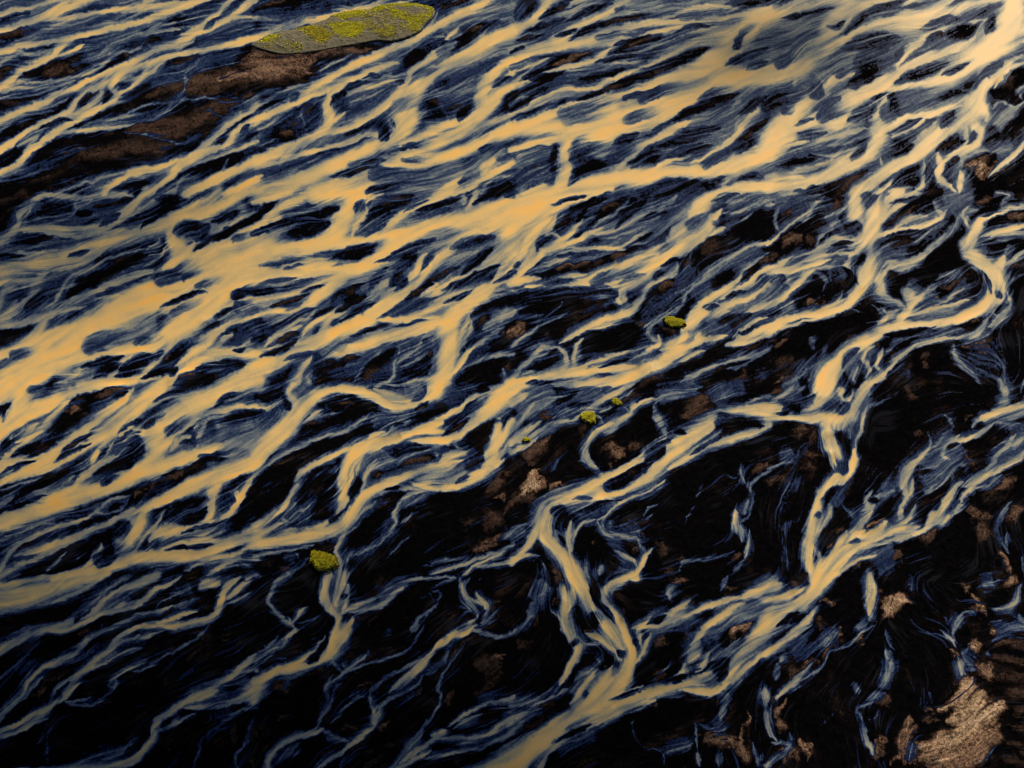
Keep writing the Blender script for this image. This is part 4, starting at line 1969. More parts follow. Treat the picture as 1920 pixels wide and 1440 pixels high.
52 20 1100,860 1250,760 1330,680
46 16 1150,560 1280,600
60 70 1760,-10:80 1780,70:70 1750,150:80 1700,190:40
36 30 740,170 850,130 980,60
48 24 1320,230 1370,280 1390,340
40 14 1200,350 1220,440
44 16 -10,640 100,600 190,560 240,480 300,430
36 12 140,500 200,530
40 34 1830,870 1780,960 1730,1040 1720,1120 1760,1200 1810,1270
58 20 1780,1120 1800,1220
20 50 100,1150 110,1250 150,1400
16 60 190,800 130,900 100,1000
30 60 1900,1300 1930,1400
40 30 560,920 650,990 700,1000
30 50 750,1380 800,1430
45 30 1920,0 1900,60
45 40 1930,110 1870,160
k12 100 110,190 250,150 350,80
k8 40 60,220 160,215
k8 70 430,150 490,90 500,50
k20 100 530,160 560,190 600,150
k12 60 560,90 620,60
k4 130 700,130 620,280 560,330
k10 90 540,360 560,420
k3 130 560,440 580,500
g20 90 560,640 560,580 530,520
k3 80 740,250 720,340
k3 400 800,300 950,350 1150,250
k3 260 800,480 900,560
k3 200 850,150 1050,140 1250,120
k3 120 1500,50 1650,80
k10 60 420,850 480,800 560,760
k3 160 600,900 680,780 700,680
k4 120 540,1060 600,1000
k4 80 450,1150 470,1220
k20 50 370,1000 380,950
k10 36 340,1240 350,1340
k3 180 160,1000 250,860 300,760
k3 200 100,1350 200,1200 230,1050
k3 130 870,960 930,880
k4 60 820,880 760,870
k4 90 960,1010 900,1030
k8 60 1120,860 1180,820
k10 60 1040,950 1060,920
k4 80 1150,1000 1220,950
k8 70 1340,950 1400,870 1420,800
k4 80 1550,850 1700,720 1800,660
k3 200 1250,1200 1400,1100 1500,1000
k3 300 1300,1360 1400,1250 1500,1150
k4 100 1600,950 1720,900
k4 80 1480,500 1650,420 1720,380
k5 60 1570,600 1640,500
k10 60 1550,330 1620,290
k8 50 1350,480 1430,450
k8 36 1100,670 1250,650
k4 60 1400,720 1470,620
k4 50 1150,860 1300,800 1380,700
k3 130 1850,1100 1900,1200
k3 110 1600,1200 1650,1350
k8 30 750,1270 900,1200
k20 40 600,1190 700,1160
k10 30 420,1140 380,1180
r26 70 -10,80 60,60 130,20
r26 90 180,370 230,330
r28 60 290,520 370,540 460,540
r26 50 -10,740 80,740 180,740
r20 90 250,600 380,640
r18 130 280,430 380,360
r26 80 1020,40 1060,80
r42 60 730,1090 790,1060 850,1030
r34 60 790,910 750,950
r34 90 1250,700 1400,590 1520,590
r28 70 1360,560 1480,520
r34 100 1720,790 1800,740 1850,720
r36 110 1840,1010 1900,940
r34 80 1500,930 1560,960 1640,1000
r28 110 1580,1050 1650,1130
r44 90 1740,1260 1770,1340 1790,1420
r38 60 640,1340 740,1340
r30 90 1050,1140 1200,1140 1300,1080
r28 90 800,1330 950,1280 1030,1330
r30 50 1850,320 1880,350
r32 70 1760,560 1840,550
r28 50 1400,280 1530,210
r28 40 1700,450 1750,420
r26 60 520,1130 560,1090
r34 60 440,1230 490,1200
r24 50 1120,370 1190,350
r24 100 580,780 640,740
r22 50 940,680 1000,640
94 90 480,270 450,380 480,480 530,570
#33
v25 180 -10,300 200,250
v20 160 150,600 400,480 550,440
v22 130 880,600 900,700 860,850
v18 130 1350,380 1450,300
v22 140 1600,60 1700,40
v20 160 1700,420 1880,330
v16 120 1450,600 1550,650
v12 160 1100,1250 1050,1400
94 120 500,-20:80 400,60:90 330,130:110 230,220:120 120,300:110 -10,390:110
90 60 260,90 180,130 80,170 -10,190
60 70 -10,230 100,200 200,170
84 60 100,50 20,110
76 60 350,250 300,330 210,410 120,490 -10,580
62 30 240,240 330,240 360,270
80 100 760,-10:50 770,120:90 770,240:70 770,330:50
60 60 760,0 760,60
60 60 740,360 650,390
50 20 800,370 700,440 600,520 460,570 440,640 370,710 270,770 180,830 100,890 40,950
70 24 340,660 240,740 150,810
72 50 250,760 140,840 60,910
50 50 480,460 420,540
56 20 880,400 900,480 940,560
50 60 890,560 900,620
60 40 930,620 930,720
44 90 900,720 870,820
34 80 870,870 790,920 740,930
56 16 790,950 700,970 670,1010 700,1070 720,1150
30 14 820,1000 800,1060 740,1080
60 50 710,1100 740,1200 770,1290 790,1350
30 50 640,800 680,880
60 40 -10,1020 10,1150 60,1240
50 40 20,1250 150,1260 130,1330 50,1380 -10,1430
44 60 70,650 60,780
70 36 110,590 100,650
34 16 1060,310 1130,390 1260,430 1350,470
60 24 1290,400 1370,470 1410,540
46 50 1470,270 1410,380 1380,440
40 40 1560,280 1480,260
40 14 1750,30 1620,60 1550,90
56 50 1890,60 1860,170 1800,230 1680,250
44 40 1880,280 1910,360
40 70 1930,390 1800,400 1680,500
44 40 1500,540 1450,590
40 30 1640,560 1650,600
58 90 1440,640 1450,740
30 20 1200,860 1220,930
40 36 1560,700 1500,700
40 16 1710,1280 1600,1400
30 60 1080,10 1090,110
44 26 160,1170 180,1230
26 12 490,1030 440,1090 390,1130
k3 160 400,130 550,90 650,40
k3 200 450,350 580,250 650,200
k4 50 60,380 180,300 240,270
k3 60 300,500 400,400
k3 200 950,60 930,200
k3 200 1100,400 1000,300 1200,350
k3 260 1100,600 1250,700 1250,900
k3 260 600,700 750,600 560,900
k3 300 300,1000 500,1250 600,1400
k3 200 1000,900 1050,1000 930,1150
k3 140 1150,1150 1280,1150
k3 40 1180,1050 1300,1050
k3 100 1460,470 1490,400
k3 140 1650,150 1800,170
k4 50 1750,320 1850,320
k6 40 1500,330 1580,330
k3 140 1250,150 1350,300
k3 80 100,700 200,660
k3 80 200,1180 230,1050
k3 60 770,1150 800,1250
k3 90 900,1300 950,1400
k8 60 280,290 180,350
r44 100 770,100 770,260
r52 120 840,320 900,220 1000,180 1080,190
r32 100 400,600 450,520 550,400
r48 60 380,240 440,200 520,210
r46 70 730,420 650,490
r40 60 560,380 500,430
r30 90 160,800 200,720 350,620
r48 60 1380,560 1420,640
r46 90 1540,150 1600,240 1640,280
r40 70 1450,60 1510,130
r46 90 1750,70 1830,30
r48 70 1660,430 1750,400 1800,390
r46 60 1540,480 1560,560
r42 110 1600,650 1640,760
r36 50 1180,1000 1280,1020
r34 40 1150,1080 1280,1090
r44 120 1060,1080 1000,1250 960,1420
r44 90 1050,1250 1090,1420
r30 110 870,900 870,1000
r38 60 850,1190 840,1290 790,1400
r40 50 20,900 -10,960
r44 60 60,1050 100,1000 140,940
r40 90 100,1080 130,1140
r46 110 100,1380 200,1300
r44 70 260,1250 290,1400
r26 60 400,320 420,400
r24 60 170,70 220,60

r54 130 1470,760 1500,860
r54 190 1370,1100 1500,1020 1620,880
r56 190 1420,1180 1580,1080 1700,960
r50 150 1090,1290 1300,1270 1480,1200 1640,1090
r46 130 1120,1360 1350,1360 1560,1250 1720,1090
r42 120 1200,1430 1450,1400 1620,1290 1760,1130
r50 120 1320,1010 1420,940 1520,860
r22 70 1680,520 1800,515 1940,520
r20 70 1690,640 1800,640 1940,650
r20 70 1690,760 1820,770 1940,780
r20 70 1740,880 1850,890 1940,900
r19 70 1790,1000 1870,1010 1940,1020
r18 70 1800,1120 1870,1140 1940,1150
r16 70 1780,1250 1870,1270 1940,1280
r14 70 1740,1390 1850,1400 1940,1410
'''

# ---------------------------------------------------------------- camera and ground plane
H = 250.0
PITCH = math.radians(45)
FOC = 960 / math.tan(math.radians(25))
CP, SP = math.cos(PITCH), math.sin(PITCH)

def ground(u, v):
    """survey unit -> metres on the plain (z = 0)"""
    a = (np.asarray(u, dtype=np.float64) - 960) / FOC
    b = (np.asarray(v, dtype=np.float64) - 720) / FOC
    dy = CP - b * SP
    dz = -SP - b * CP
    t = H / -dz
    return a * t, dy * t

STEP = 1.25
U0, V0 = -320.0, -110.0
GW, GH = int((1920 + 640) / STEP), int((1440 + 110 + 270) / STEP)

# ---------------------------------------------------------------- small array tools
def box(a, r):
    r = int(r)
    if r < 1: return a
    for ax in (0, 1):
        p = np.pad(a, [(r + 1, r) if i == ax else (0, 0) for i in (0, 1)], mode='edge')
        c = np.cumsum(p, axis=ax, dtype=np.float64)
        n = a.shape[ax]
        hi = np.take(c, np.arange(2 * r + 1, 2 * r + 1 + n), axis=ax)
        lo = np.take(c, np.arange(0, n), axis=ax)
        a = ((hi - lo) / (2 * r + 1)).astype(np.float32)
    return a

def blur(a, r):
    return box(box(a, r), max(1, int(r * 0.7)))

def unit(a):
    a = a - a.mean()
    return a / (a.std() + 1e-6)

def bil(a, x, y):
    h, w = a.shape
    x = np.clip(x, 0, w - 1.001); y = np.clip(y, 0, h - 1.001)
    i = x.astype(np.int32); j = y.astype(np.int32)
    fx = (x - i).astype(np.float32); fy = (y - j).astype(np.float32)
    return (a[j, i] * (1 - fx) + a[j, i + 1] * fx) * (1 - fy) + (a[j + 1, i] * (1 - fx) + a[j + 1, i + 1] * fx) * fy

def vnoise(cell, seed):
    """smooth value noise, cell in grid steps"""
    r = np.random.default_rng(seed)
    h, w = int(GH / cell) + 3, int(GW / cell) + 3
    n = r.standard_normal((h, w)).astype(np.float32)
    x = np.arange(GW, dtype=np.float32) / cell; y = np.arange(GH, dtype=np.float32) / cell
    i = x.astype(int); j = y.astype(int); fx = x - i; fy = y - j
    fx = (fx * fx * (3 - 2 * fx))[None, :]; fy = (fy * fy * (3 - 2 * fy))[:, None]
    a = n[np.ix_(j, i)]; b = n[np.ix_(j, i + 1)]; c = n[np.ix_(j + 1, i)]; d = n[np.ix_(j + 1, i + 1)]
    return (a * (1 - fx) + b * fx) * (1 - fy) + (c * (1 - fx) + d * fx) * fy

def smooth(e0, e1, x):
    t = np.clip((x - e0) / (e1 - e0), 0, 1)
    return t * t * (3 - 2 * t)

# ---------------------------------------------------------------- read the survey
class Line: pass
LINES = []
LR0 = np.random.default_rng(123)
ox = oy = 0
for row in SURVEY.strip().splitlines():
    row = row.strip()
    if not row: continue
    if row[0] == '#':
        ox, oy = int(row[1]) * 480, int(row[2]) * 360
        continue
    f = row.split()
    k = f[0][0] if f[0][0].isalpha() else 'c'
    L = Line(); L.kind = k
    L.level = float(f[0][1:] if k != 'c' else f[0]) / 100
    w0 = float(f[1]); pts = []
    L.varied = ':' in row
    for p in f[2:]:
        w = w0
        if ':' in p:
            p, ww = p.split(':'); w = float(ww)
        x, y = map(float, p.split(','))
        pts.append((x / 4 + ox, y / 4 + oy, w / 4))
    P = np.array(pts)
    out = lambda q: q[0] < 1 or q[0] > 1919 or q[1] < 1 or q[1] > 1439
    ofl = lambda q: q[0] < ox or q[0] > ox + 480 or q[1] < oy or q[1] > oy + 360
    L.e0, L.e1 = not ofl(P[0]), not ofl(P[-1])
    def onward(p, d):                                        # carry a channel on beyond the surveyed tiles, bearing gently away
        n = math.hypot(d[0], d[1]); d = d / n
        p1 = p + np.array([d[0] * 170, d[1] * 170, 0])
        side = d[0] * (p[1] - 720) - d[1] * (p[0] - 960)
        res = [p1]; an = 0.0
        for k_ in range(2):
            an += LR0.uniform(0.05, 0.35) * (1 if side > 0 else -1)
            c_, s_ = math.cos(an), math.sin(an)
            p1 = p1 + np.array([(d[0] * c_ - d[1] * s_) * 150, (d[0] * s_ + d[1] * c_) * 150, 0]); res.append(p1)
        return res
    if out(P[0]): P = np.vstack([onward(P[0], P[0] - P[1])[::-1], P])
    if out(P[-1]): P = np.vstack([P, onward(P[-1], P[-1] - P[-2])])
    # Catmull-Rom
    Q = np.vstack([2 * P[0] - P[1], P, 2 * P[-1] - P[-2]])
    S = []
    for i in range(1, len(Q) - 2):
        n = max(2, int(math.hypot(*(Q[i + 1] - Q[i])[:2]) / 3.5))
        t = np.arange(n)[:, None] / n
        S.append(0.5 * (2 * Q[i] + (Q[i + 1] - Q[i - 1]) * t + (2 * Q[i - 1] - 5 * Q[i] + 4 * Q[i + 1] - Q[i + 2]) * t ** 2
                        + (3 * Q[i] - Q[i - 1] - 3 * Q[i + 1] + Q[i + 2]) * t ** 3))
    S.append(P[-1:])
    S = np.vstack(S); S[:, 2] = np.maximum(S[:, 2], 1.2)
    s = np.concatenate([[0], np.cumsum(np.hypot(np.diff(S[:, 0]), np.diff(S[:, 1])))])
    L.len = s[-1]; L.s = s
    if L.kind != 'v':
        tl = min(L.len * 0.35, S[:, 2].mean() * (1.6 if k != 'r' else 0.8) + 6)
        tp = np.ones(len(S))
        if L.e0 and k != 'g': tp *= 0.22 + 0.78 * np.clip(s / tl, 0, 1) ** 0.8
        if L.e1: tp *= 0.22 + 0.78 * np.clip((s[-1] - s) / tl, 0, 1) ** 0.8
        if L.varied: tp = np.sqrt(tp)
        S[:, 2] *= tp
    if ox >= 960 and oy >= 720 and k == 'v': L.level += 0.08
    if oy < 720 and k == 'v': L.level += 0.03
    if ox >= 960 and oy >= 720 and k == 'c' and L.level > 0.8: L.level -= 0.05
    if k == 'r': L.level += 0.05
    L.S = S
    LINES.append(L)

# ---------------------------------------------------------------- rasterise the lines on the ground lattice
def line_field(L, grow):
    """normalised distance q (1 at the edge), position t along the line; over the line's window"""
    S = L.S
    x = (S[:, 0] - U0) / STEP; y = (S[:, 1] - V0) / STEP; r = S[:, 2] / 2 / STEP
    m = r.max() * grow + 4
    x0 = max(0, int(x.min() - m)); x1 = min(GW, int(x.max() + m) + 2)
    y0 = max(0, int(y.min() - m)); y1 = min(GH, int(y.max() + m) + 2)
    if x1 - x0 < 2 or y1 - y0 < 2: return None
    q = np.full((y1 - y0, x1 - x0), 9.0, np.float32); t = np.zeros_like(q); sd = np.zeros_like(q)
    for i in range(len(x) - 1):
        rr = max(r[i], r[i + 1]) * grow + 3
        a0 = max(x0, int(min(x[i], x[i + 1]) - rr)); a1 = min(x1, int(max(x[i], x[i + 1]) + rr) + 2)
        b0 = max(y0, int(min(y[i], y[i + 1]) - rr)); b1 = min(y1, int(max(y[i], y[i + 1]) + rr) + 2)
        if a1 <= a0 or b1 <= b0: continue
        X = np.arange(a0, a1, dtype=np.float32)[None, :] - x[i]; Y = np.arange(b0, b1, dtype=np.float32)[:, None] - y[i]
        dx, dy = x[i + 1] - x[i], y[i + 1] - y[i]; d2 = dx * dx + dy * dy + 1e-9
        h = np.clip((X * dx + Y * dy) / d2, 0, 1)
        d = np.sqrt((X - h * dx) ** 2 + (Y - h * dy) ** 2) / (r[i] + (r[i + 1] - r[i]) * h)
        sub = q[b0 - y0:b1 - y0, a0 - x0:a1 - x0]; st = t[b0 - y0:b1 - y0, a0 - x0:a1 - x0]
        better = d < sub
        np.copyto(sub, d.astype(np.float32), where=better)
        np.copyto(sd[b0 - y0:b1 - y0, a0 - x0:a1 - x0], np.sign(X * dy - Y * dx).astype(np.float32) * np.ones_like(sub), where=better)
        np.copyto(st, ((L.s[i] + (L.s[i + 1] - L.s[i]) * h) / L.len).astype(np.float32), where=better)
    L.side = sd
    return (slice(y0, y1), slice(x0, x1)), q, t

_u = (np.arange(GW, dtype=np.float32) * STEP + U0)[None, :]; _v = (np.arange(GH, dtype=np.float32) * STEP + V0)[:, None]
film = smooth(350, -450, _v + 0.42 * _u - 1000) * (1 - 0.9 * smooth(420, 120, _u) * smooth(420, 300, _v) * smooth(80, 200, _v))   # seepage is widest on the upper plain
silt = (0.06 + 0.13 * film * smooth(-0.9, 0.9, vnoise(30, 81) + 0.6 * vnoise(11, 82))).astype(np.float32)
dry = np.zeros((GH, GW), np.float32)
pale = np.zeros((GH, GW), np.float32)
qw = 4
AH, AW = GH // qw + 2, GW // qw + 2
c2 = np.zeros((AH, AW), np.float32); s2 = np.zeros_like(c2)

order = [[], [], [], []]
for L in LINES:
    wide = L.S[:, 2].max() > 17
    if L.kind == 'v': order[0].append(L)
    elif L.kind == 'k' and L.level <= 0.08 and wide: order[1].append(L)
    elif L.kind in 'kg': order[3].append(L)
    elif L.kind == 'c': order[2].append(L)

LR = np.random.default_rng(77)
def lay(L):
    wpx = L.S[:, 2].mean() / STEP
    if L.kind == 'v':
        r = line_field(L, 1.6)
        if r is None: return
        win, q, t = r
        a = 1 - smooth(0.15, 1.5, q)
        a = a * smooth(0, 0.12, t + (0 if L.e0 else 1)) * smooth(0, 0.12, 1 - t + (0 if L.e1 else 1))
        v = silt[win]; silt[win] = np.maximum(v, v + (L.level - v) * a)
    elif L.kind == 'c':
        r = line_field(L, 1.75 + 10.0 / wpx)
        if r is None: return
        win, q, t = r
        so = min(0.5, max(0.40, 1.6 / max(wpx / 2, 0.5))) + 0.18 * min(1, max(0, wpx - 14) / 20)
        # silt settles towards one bank, which bank changes along the channel
        ph = LR.uniform(0, 6.28); n = max(1.0, L.len / 130)
        sw = np.sin(ph + t * n * 2.6)
        qs = L.side * np.minimum(q, 1.2) * sw
        big = 0.45 if L.level > 0.915 else 1.0
        sl = (0.24 if wpx > 9 else 0.12) * smooth(-0.05, 0.95, qs) * big + (0.10 * smooth(0.3, 0.9, np.sin(ph * 2 + t * n * 3.7)) if wpx < 26 else 0)
        lev = L.level - sl
        a = 1 - smooth(1.0 - so, 1.0 + so * 0.9, q)
        v = silt[win]; v = np.maximum(v, v + (lev - v) * a)
        if L.level > 0.5:                                    # clearer water seeping along the banks
            rw = (wpx / 2 + 3.0 + 0.10 * wpx) / (wpx / 2)
            hq = 1 - smooth(0.8, 0.8 + (rw - 0.8) * (1.25 + 0.75 * np.clip(qs, -1, 1)), q)
            v = np.maximum(v, v + (0.50 * L.level - v) * hq * 0.85)
        silt[win] = v
    else:
        r = line_field(L, 1.5)
        if r is None: return
        win, q, t = r
        if L.kind == 'g':
            a = (1 - smooth(0.80, 1.12, q)) * (1 - smooth(0.15, 1.0, t)) ** 0.8
        else:
            so = 0.42 if L in order[3] else 0.6
            a = 1 - smooth(1 - so, 1 + so * 0.6, q)
        lv = L.level * (0.78 if L.level > 0.16 else 1.0)
        v = silt[win]; silt[win] = np.minimum(v, v + (lv - v) * a)

for L in LINES:
    if L.kind == 'r':
        r = line_field(L, 2.0)
        if r is None: continue
        win, q, t = r
        a = 1 - smooth(0.35, 1.75, q)
        dry[win] = np.maximum(dry[win], a)
        pale[win] = np.maximum(pale[win], a * L.level)
silt = silt - (silt - 0.05) * smooth(0.15, 0.6, dry)      # no seepage over dry bars
for grp in order:
    for L in grp: lay(L)
for L in LINES:
    # orientation of the flow, double angle
    S = L.S
    dx = np.diff(S[:, 0]); dy = np.diff(S[:, 1]); n = np.hypot(dx, dy) + 1e-6
    wgt = n * (0.25 if L.kind == 'r' else 0.5 if L.kind == 'v' else 1.0) * (0.5 + np.sqrt(np.minimum(S[:-1, 2], 25)) * 0.25)
    i = np.clip(((S[:-1, 0] - U0) / STEP / qw).astype(int), 0, AW - 1); j = np.clip(((S[:-1, 1] - V0) / STEP / qw).astype(int), 0, AH - 1)
    np.add.at(c2, (j, i), (wgt * (dx * dx - dy * dy) / n ** 2).astype(np.float32))
    np.add.at(s2, (j, i), (wgt * (2 * dx * dy) / n ** 2).astype(np.float32))

# prior: the plain drains towards the lower left
pa = math.radians(-27) * 2
C = blur(c2, 2) * 1.0 + blur(c2, 5) * 2 + blur(c2, 14) * 3 + 0.004 * math.cos(pa)
D = blur(s2, 2) * 1.0 + blur(s2, 5) * 2 + blur(s2, 14) * 3 + 0.004 * math.sin(pa)
yy, xx = np.mgrid[0:GH, 0:GW].astype(np.float32)
th = 0.5 * np.arctan2(bil(D, xx / qw, yy / qw), bil(C, xx / qw, yy / qw))
th = th + 0.16 * vnoise(26, 3) + 0.10 * vnoise(9, 4)
cx, cy = np.cos(th).astype(np.float32), np.sin(th).astype(np.float32)

def lic(src, n, step=1.0):
    acc = src.copy(); wsum = 1.0
    for sgn in (1, -1):
        X = xx.copy(); Y = yy.copy(); px, py = cx * sgn, cy * sgn
        for k in range(n):
            X += px * step; Y += py * step
            i = np.clip(np.rint(X), 0, GW - 1).astype(np.int32); j = np.clip(np.rint(Y), 0, GH - 1).astype(np.int32)
            w = 1 - k / n
            acc += w * src[j, i]
            nx, ny = cx[j, i], cy[j, i]
            fl = np.where(nx * px + ny * py < 0, -1, 1).astype(np.float32)
            px, py = nx * fl, ny * fl
        wsum += n
    return acc / wsum

white = RNG.standard_normal((GH, GW)).astype(np.float32)
F1 = unit(lic(white, 16))                          # hair-fine threads
F2 = unit(lic(blur(white[::-1], 1), 34))           # threads
F3 = unit(lic(vnoise(7, 5), 30, 1.6))              # broad tongues
grain = RNG.standard_normal((GH, GW)).astype(np.float32)

# ragged edges: push the channel margins about, then let the flow comb them out
wx = 1.1 * vnoise(11, 21) + 0.7 * vnoise(4, 22); wy = 1.0 * vnoise(11, 23) + 0.7 * vnoise(4, 24)
_o = np.maximum(np.maximum(-_u, _u - 1920), np.maximum(-_v, _v - 1440)); _o = smooth(20, 220, _o) * 22      # beyond the survey the courses wander
wx = wx + _o * vnoise(75, 25); wy = wy + _o * vnoise(75, 26)
silt = bil(silt, xx + wx, yy + wy)
comb = lic(silt, 5)
silt = silt * 0.75 + comb * 0.25

def trail(src, n, turn):
    """mean over what lies down-current: fronts stay crisp, everything fades up-current"""
    c, s_ = np.cos(th + turn).astype(np.float32), np.sin(th + turn).astype(np.float32)
    f = np.where(c * -0.8 + s_ * 0.6 < 0, -1, 1).astype(np.float32); c *= f; s_ *= f
    X = xx.copy(); Y = yy.copy(); acc = np.zeros_like(src); ws = 0.0
    for k in range(n):
        i = np.clip(np.rint(X), 0, GW - 1).astype(np.int32); j = np.clip(np.rint(Y), 0, GH - 1).astype(np.int32)
        w = 1 - k / n
        acc += w * src[j, i]; ws += w
        X += c[j, i] * 1.25; Y += s_[j, i] * 1.25
    return acc / ws
tr = trail(silt, 17, 0.30 * np.clip(vnoise(40, 97), -1.4, 1.4))
wtr = 0.20 + 0.38 * smooth(0.42, 0.72, blur(silt, 11))
silt = silt + (tr - silt) * wtr
wx2 = 6 * vnoise(16, 31) + 2.5 * vnoise(5, 32); wy2 = 4 * vnoise(16, 33) + 2.0 * vnoise(5, 34)
dry = bil(dry, xx + wx2, yy + wy2); pale = bil(pale, xx + wx2, yy + wy2)

def env(s):
    return np.clip(s / 0.35, 0, 1) ** 0.9 * (0.10 + 0.90 * np.clip((0.98 - s) / 0.5, 0, 1))
e = env(silt)
thin = smooth(0.38, 0.10, silt)
F4 = unit(lic(vnoise(2.3, 65), 46))
hair3 = np.maximum(F4, 0) ** 1.3 - 0.34
hair = np.maximum(F1, 0) ** 1.3 - 0.34
hair2 = np.maximum(F2, 0) ** 1.3 - 0.34
mid = smooth(0.2, 0.45, silt) * smooth(0.93, 0.6, silt)
tex = (0.030 * F1 + 0.032 * F2) * (1 - thin) + mid * (0.022 * F1 + 0.025 * F2 + 0.034 * F4) + thin * (0.09 * hair + 0.11 * hair2 + 0.20 * hair3 + 0.03 * F3 - 0.02)
silt_t = silt + e * tex + e * (0.115 * grain + 0.05 * blur(grain[::-1, ::-1], 1) * 3) * (0.3 + 0.7 * thin) + (0.055 * F3 + 0.035 * vnoise(38, 95) + 0.02 * vnoise(14, 96) - 0.01) * smooth(0.3, 0.55, silt) * smooth(1.06, 0.78, silt)
silt_t = np.clip(silt_t, 0, 1)
# sharpen the crest of broad sheets so threads read as separate
dry = 0.5 * dry + 0.5 * lic(dry, 16); pale = 0.6 * pale + 0.4 * lic(pale, 16)
G1 = unit(lic(vnoise(2.2, 61), 18))
G2 = unit(lic(vnoise(5, 62), 26, 1.3))
dry_t = np.clip(smooth(0.10, 1.15, dry * 1.1 + (0.13 * G2 + 0.05 * G1) * np.clip(dry * 3, 0, 1) + (0.03 * F1 + 0.24 * grain + 0.14 * vnoise(2.6, 63)) * np.clip(dry * 3, 0, 1) - 0.04), 0, 1) * (1 - smooth(0.16, 0.34, silt_t))
amb = smooth(0.034, 0.056, silt) * smooth(-0.2, 1.6, vnoise(46, 91) + 0.6 * vnoise(15, 92)) * smooth(-0.5, 1.7, 0.35 * G1 + 0.45 * G2 + 0.15 * F1 + 0.35 * vnoise(4, 93) + 0.65 * grain)
dry_t = np.maximum(dry_t, 0.75 * amb * (1 - smooth(0.10, 0.2, silt_t)))
pale = np.maximum(pale, (0.12 + 0.05 * amb) * smooth(0, 0.2, amb))
pale = np.clip(pale + (0.018 * G1 + 0.03 * vnoise(3.1, 66) + 0.02 * grain) * np.clip(pale * 3, 0, 1), 0, 1)
back = smooth(0.9, 2.2, F2 * 0.6 + F1 * 0.5 + vnoise(30, 42) * 0.9) * (1 - smooth(0.04, 0.12, 0.115 - silt))   # faint drying threads

# ---------------------------------------------------------------- relief
GX, GY = ground(xx * STEP + U0, yy * STEP + V0)
sb = blur(silt, 3)
dl = blur(dry, 3)
zg = -0.55 * sb + 0.9 * dl * (0.6 + 0.4 * vnoise(24, 51)) + 0.10 * vnoise(12, 52) * (1 - sb)
zg = zg + (0.020 * F2 + 0.012 * F1) * np.clip(1 - 1.6 * sb, 0, 1) + dl * (0.03 * F2 + 0.02 * F1 + 0.03 * grain + 0.05 * vnoise(3, 64))
zg = zg.astype(np.float32)
WET = 0.115
depth = 0.02 + 0.25 * np.clip(silt_t - WET, 0, 1)
zw = blur(zg, 4) + 0.03 + 0.004 * F2 + 0.003 * F1
zw = np.maximum(zw, zg + 0.012 + 0.03 * smooth(0.1, 0.3, silt_t))

# ================================================================ scene
sc = bpy.context.scene
COL = sc.collection

def link(name, me, parent=None, mat=None, **props):
    o = bpy.data.objects.new(name, me); COL.objects.link(o)
    if parent: o.parent = parent
    if mat: me.materials.append(mat)
    for k, v in props.items(): o[k] = v
    return o

def mesh_from(name, co, quads, smooth_shade=True):
    me = bpy.data.meshes.new(name)
    me.vertices.add(len(co)); me.vertices.foreach_set('co', np.ascontiguousarray(co, dtype=np.float32).ravel())
    n = quads.shape[1]
    me.loops.add(quads.size); me.loops.foreach_set('vertex_index', quads.ravel().astype(np.int32))
    me.polygons.add(len(quads))
    me.polygons.foreach_set('loop_start', (np.arange(len(quads)) * n).astype(np.int32))
    me.polygons.foreach_set('use_smooth', np.full(len(quads), smooth_shade))
    me.update(calc_edges=True)
    return me

def attr(me, name, arr):
    a = me.attributes.new(name, 'FLOAT', 'POINT')
    a.data.foreach_set('value', np.ascontiguousarray(arr, dtype=np.float32).ravel())

def lattice(name, keep, z, attrs):
    """mesh of the lattice cells in keep (bool, (GH-1)x(GW-1))"""
    j, i = np.nonzero(keep)
    a = j * GW + i
    quads = np.stack([a, a + GW, a + GW + 1, a + 1], 1)
    used, inv = np.unique(quads, return_inverse=True)
    co = np.stack([GX.ravel()[used], GY.ravel()[used], z.ravel()[used]], 1)
    me = mesh_from(name, co, inv.reshape(quads.shape))
    for k, v in attrs.items(): attr(me, k, v.ravel()[used])
    return me

# ---------------------------------------------------------------- materials
def mat(name):
    m = bpy.data.materials.new(name); m.use_nodes = True
    nt = m.node_tree
    return m, nt, nt.nodes['Principled BSDF']

def nd(nt, t, **kw):
    n = nt.nodes.new(t)
    for k, v in kw.items(): setattr(n, k, v)
    return n

def ramp(nt, stops, interp='LINEAR'):
    n = nd(nt, 'ShaderNodeValToRGB'); cr = n.color_ramp; cr.interpolation = interp
    while len(cr.elements) < len(stops): cr.elements.new(0.5)
    for e_, (p, c) in zip(cr.elements, stops):
        e_.position = p; e_.color = (*c, 1)
    return n

def attrnode(nt, name):
    return nd(nt, 'ShaderNodeAttribute', attribute_name=name, attribute_type='GEOMETRY')

def noise_on(nt, scale, detail=4, rough=0.6):
    tc = nd(nt, 'ShaderNodeTexCoord'); n = nd(nt, 'ShaderNodeTexNoise')
    n.inputs['Scale'].default_value = scale; n.inputs['Detail'].default_value = detail; n.inputs['Roughness'].default_value = rough
    nt.links.new(tc.outputs['Object'], n.inputs['Vector'])
    return n

def math_(nt, op, a, b):
    n = nd(nt, 'ShaderNodeMath', operation=op)
    for s, v in zip(n.inputs, (a, b)):
        if isinstance(v, (int, float)): s.default_value = v
        else: nt.links.new(v, s)
    return n.outputs[0]

def s2l(r, g, b, k=1.0):
    f = lambda c: (c / 255 / 12.92 if c <= 10 else ((c / 255 + 0.055) / 1.055) ** 2.4)
    return (f(r) * k, f(g) * k, f(b) * k)

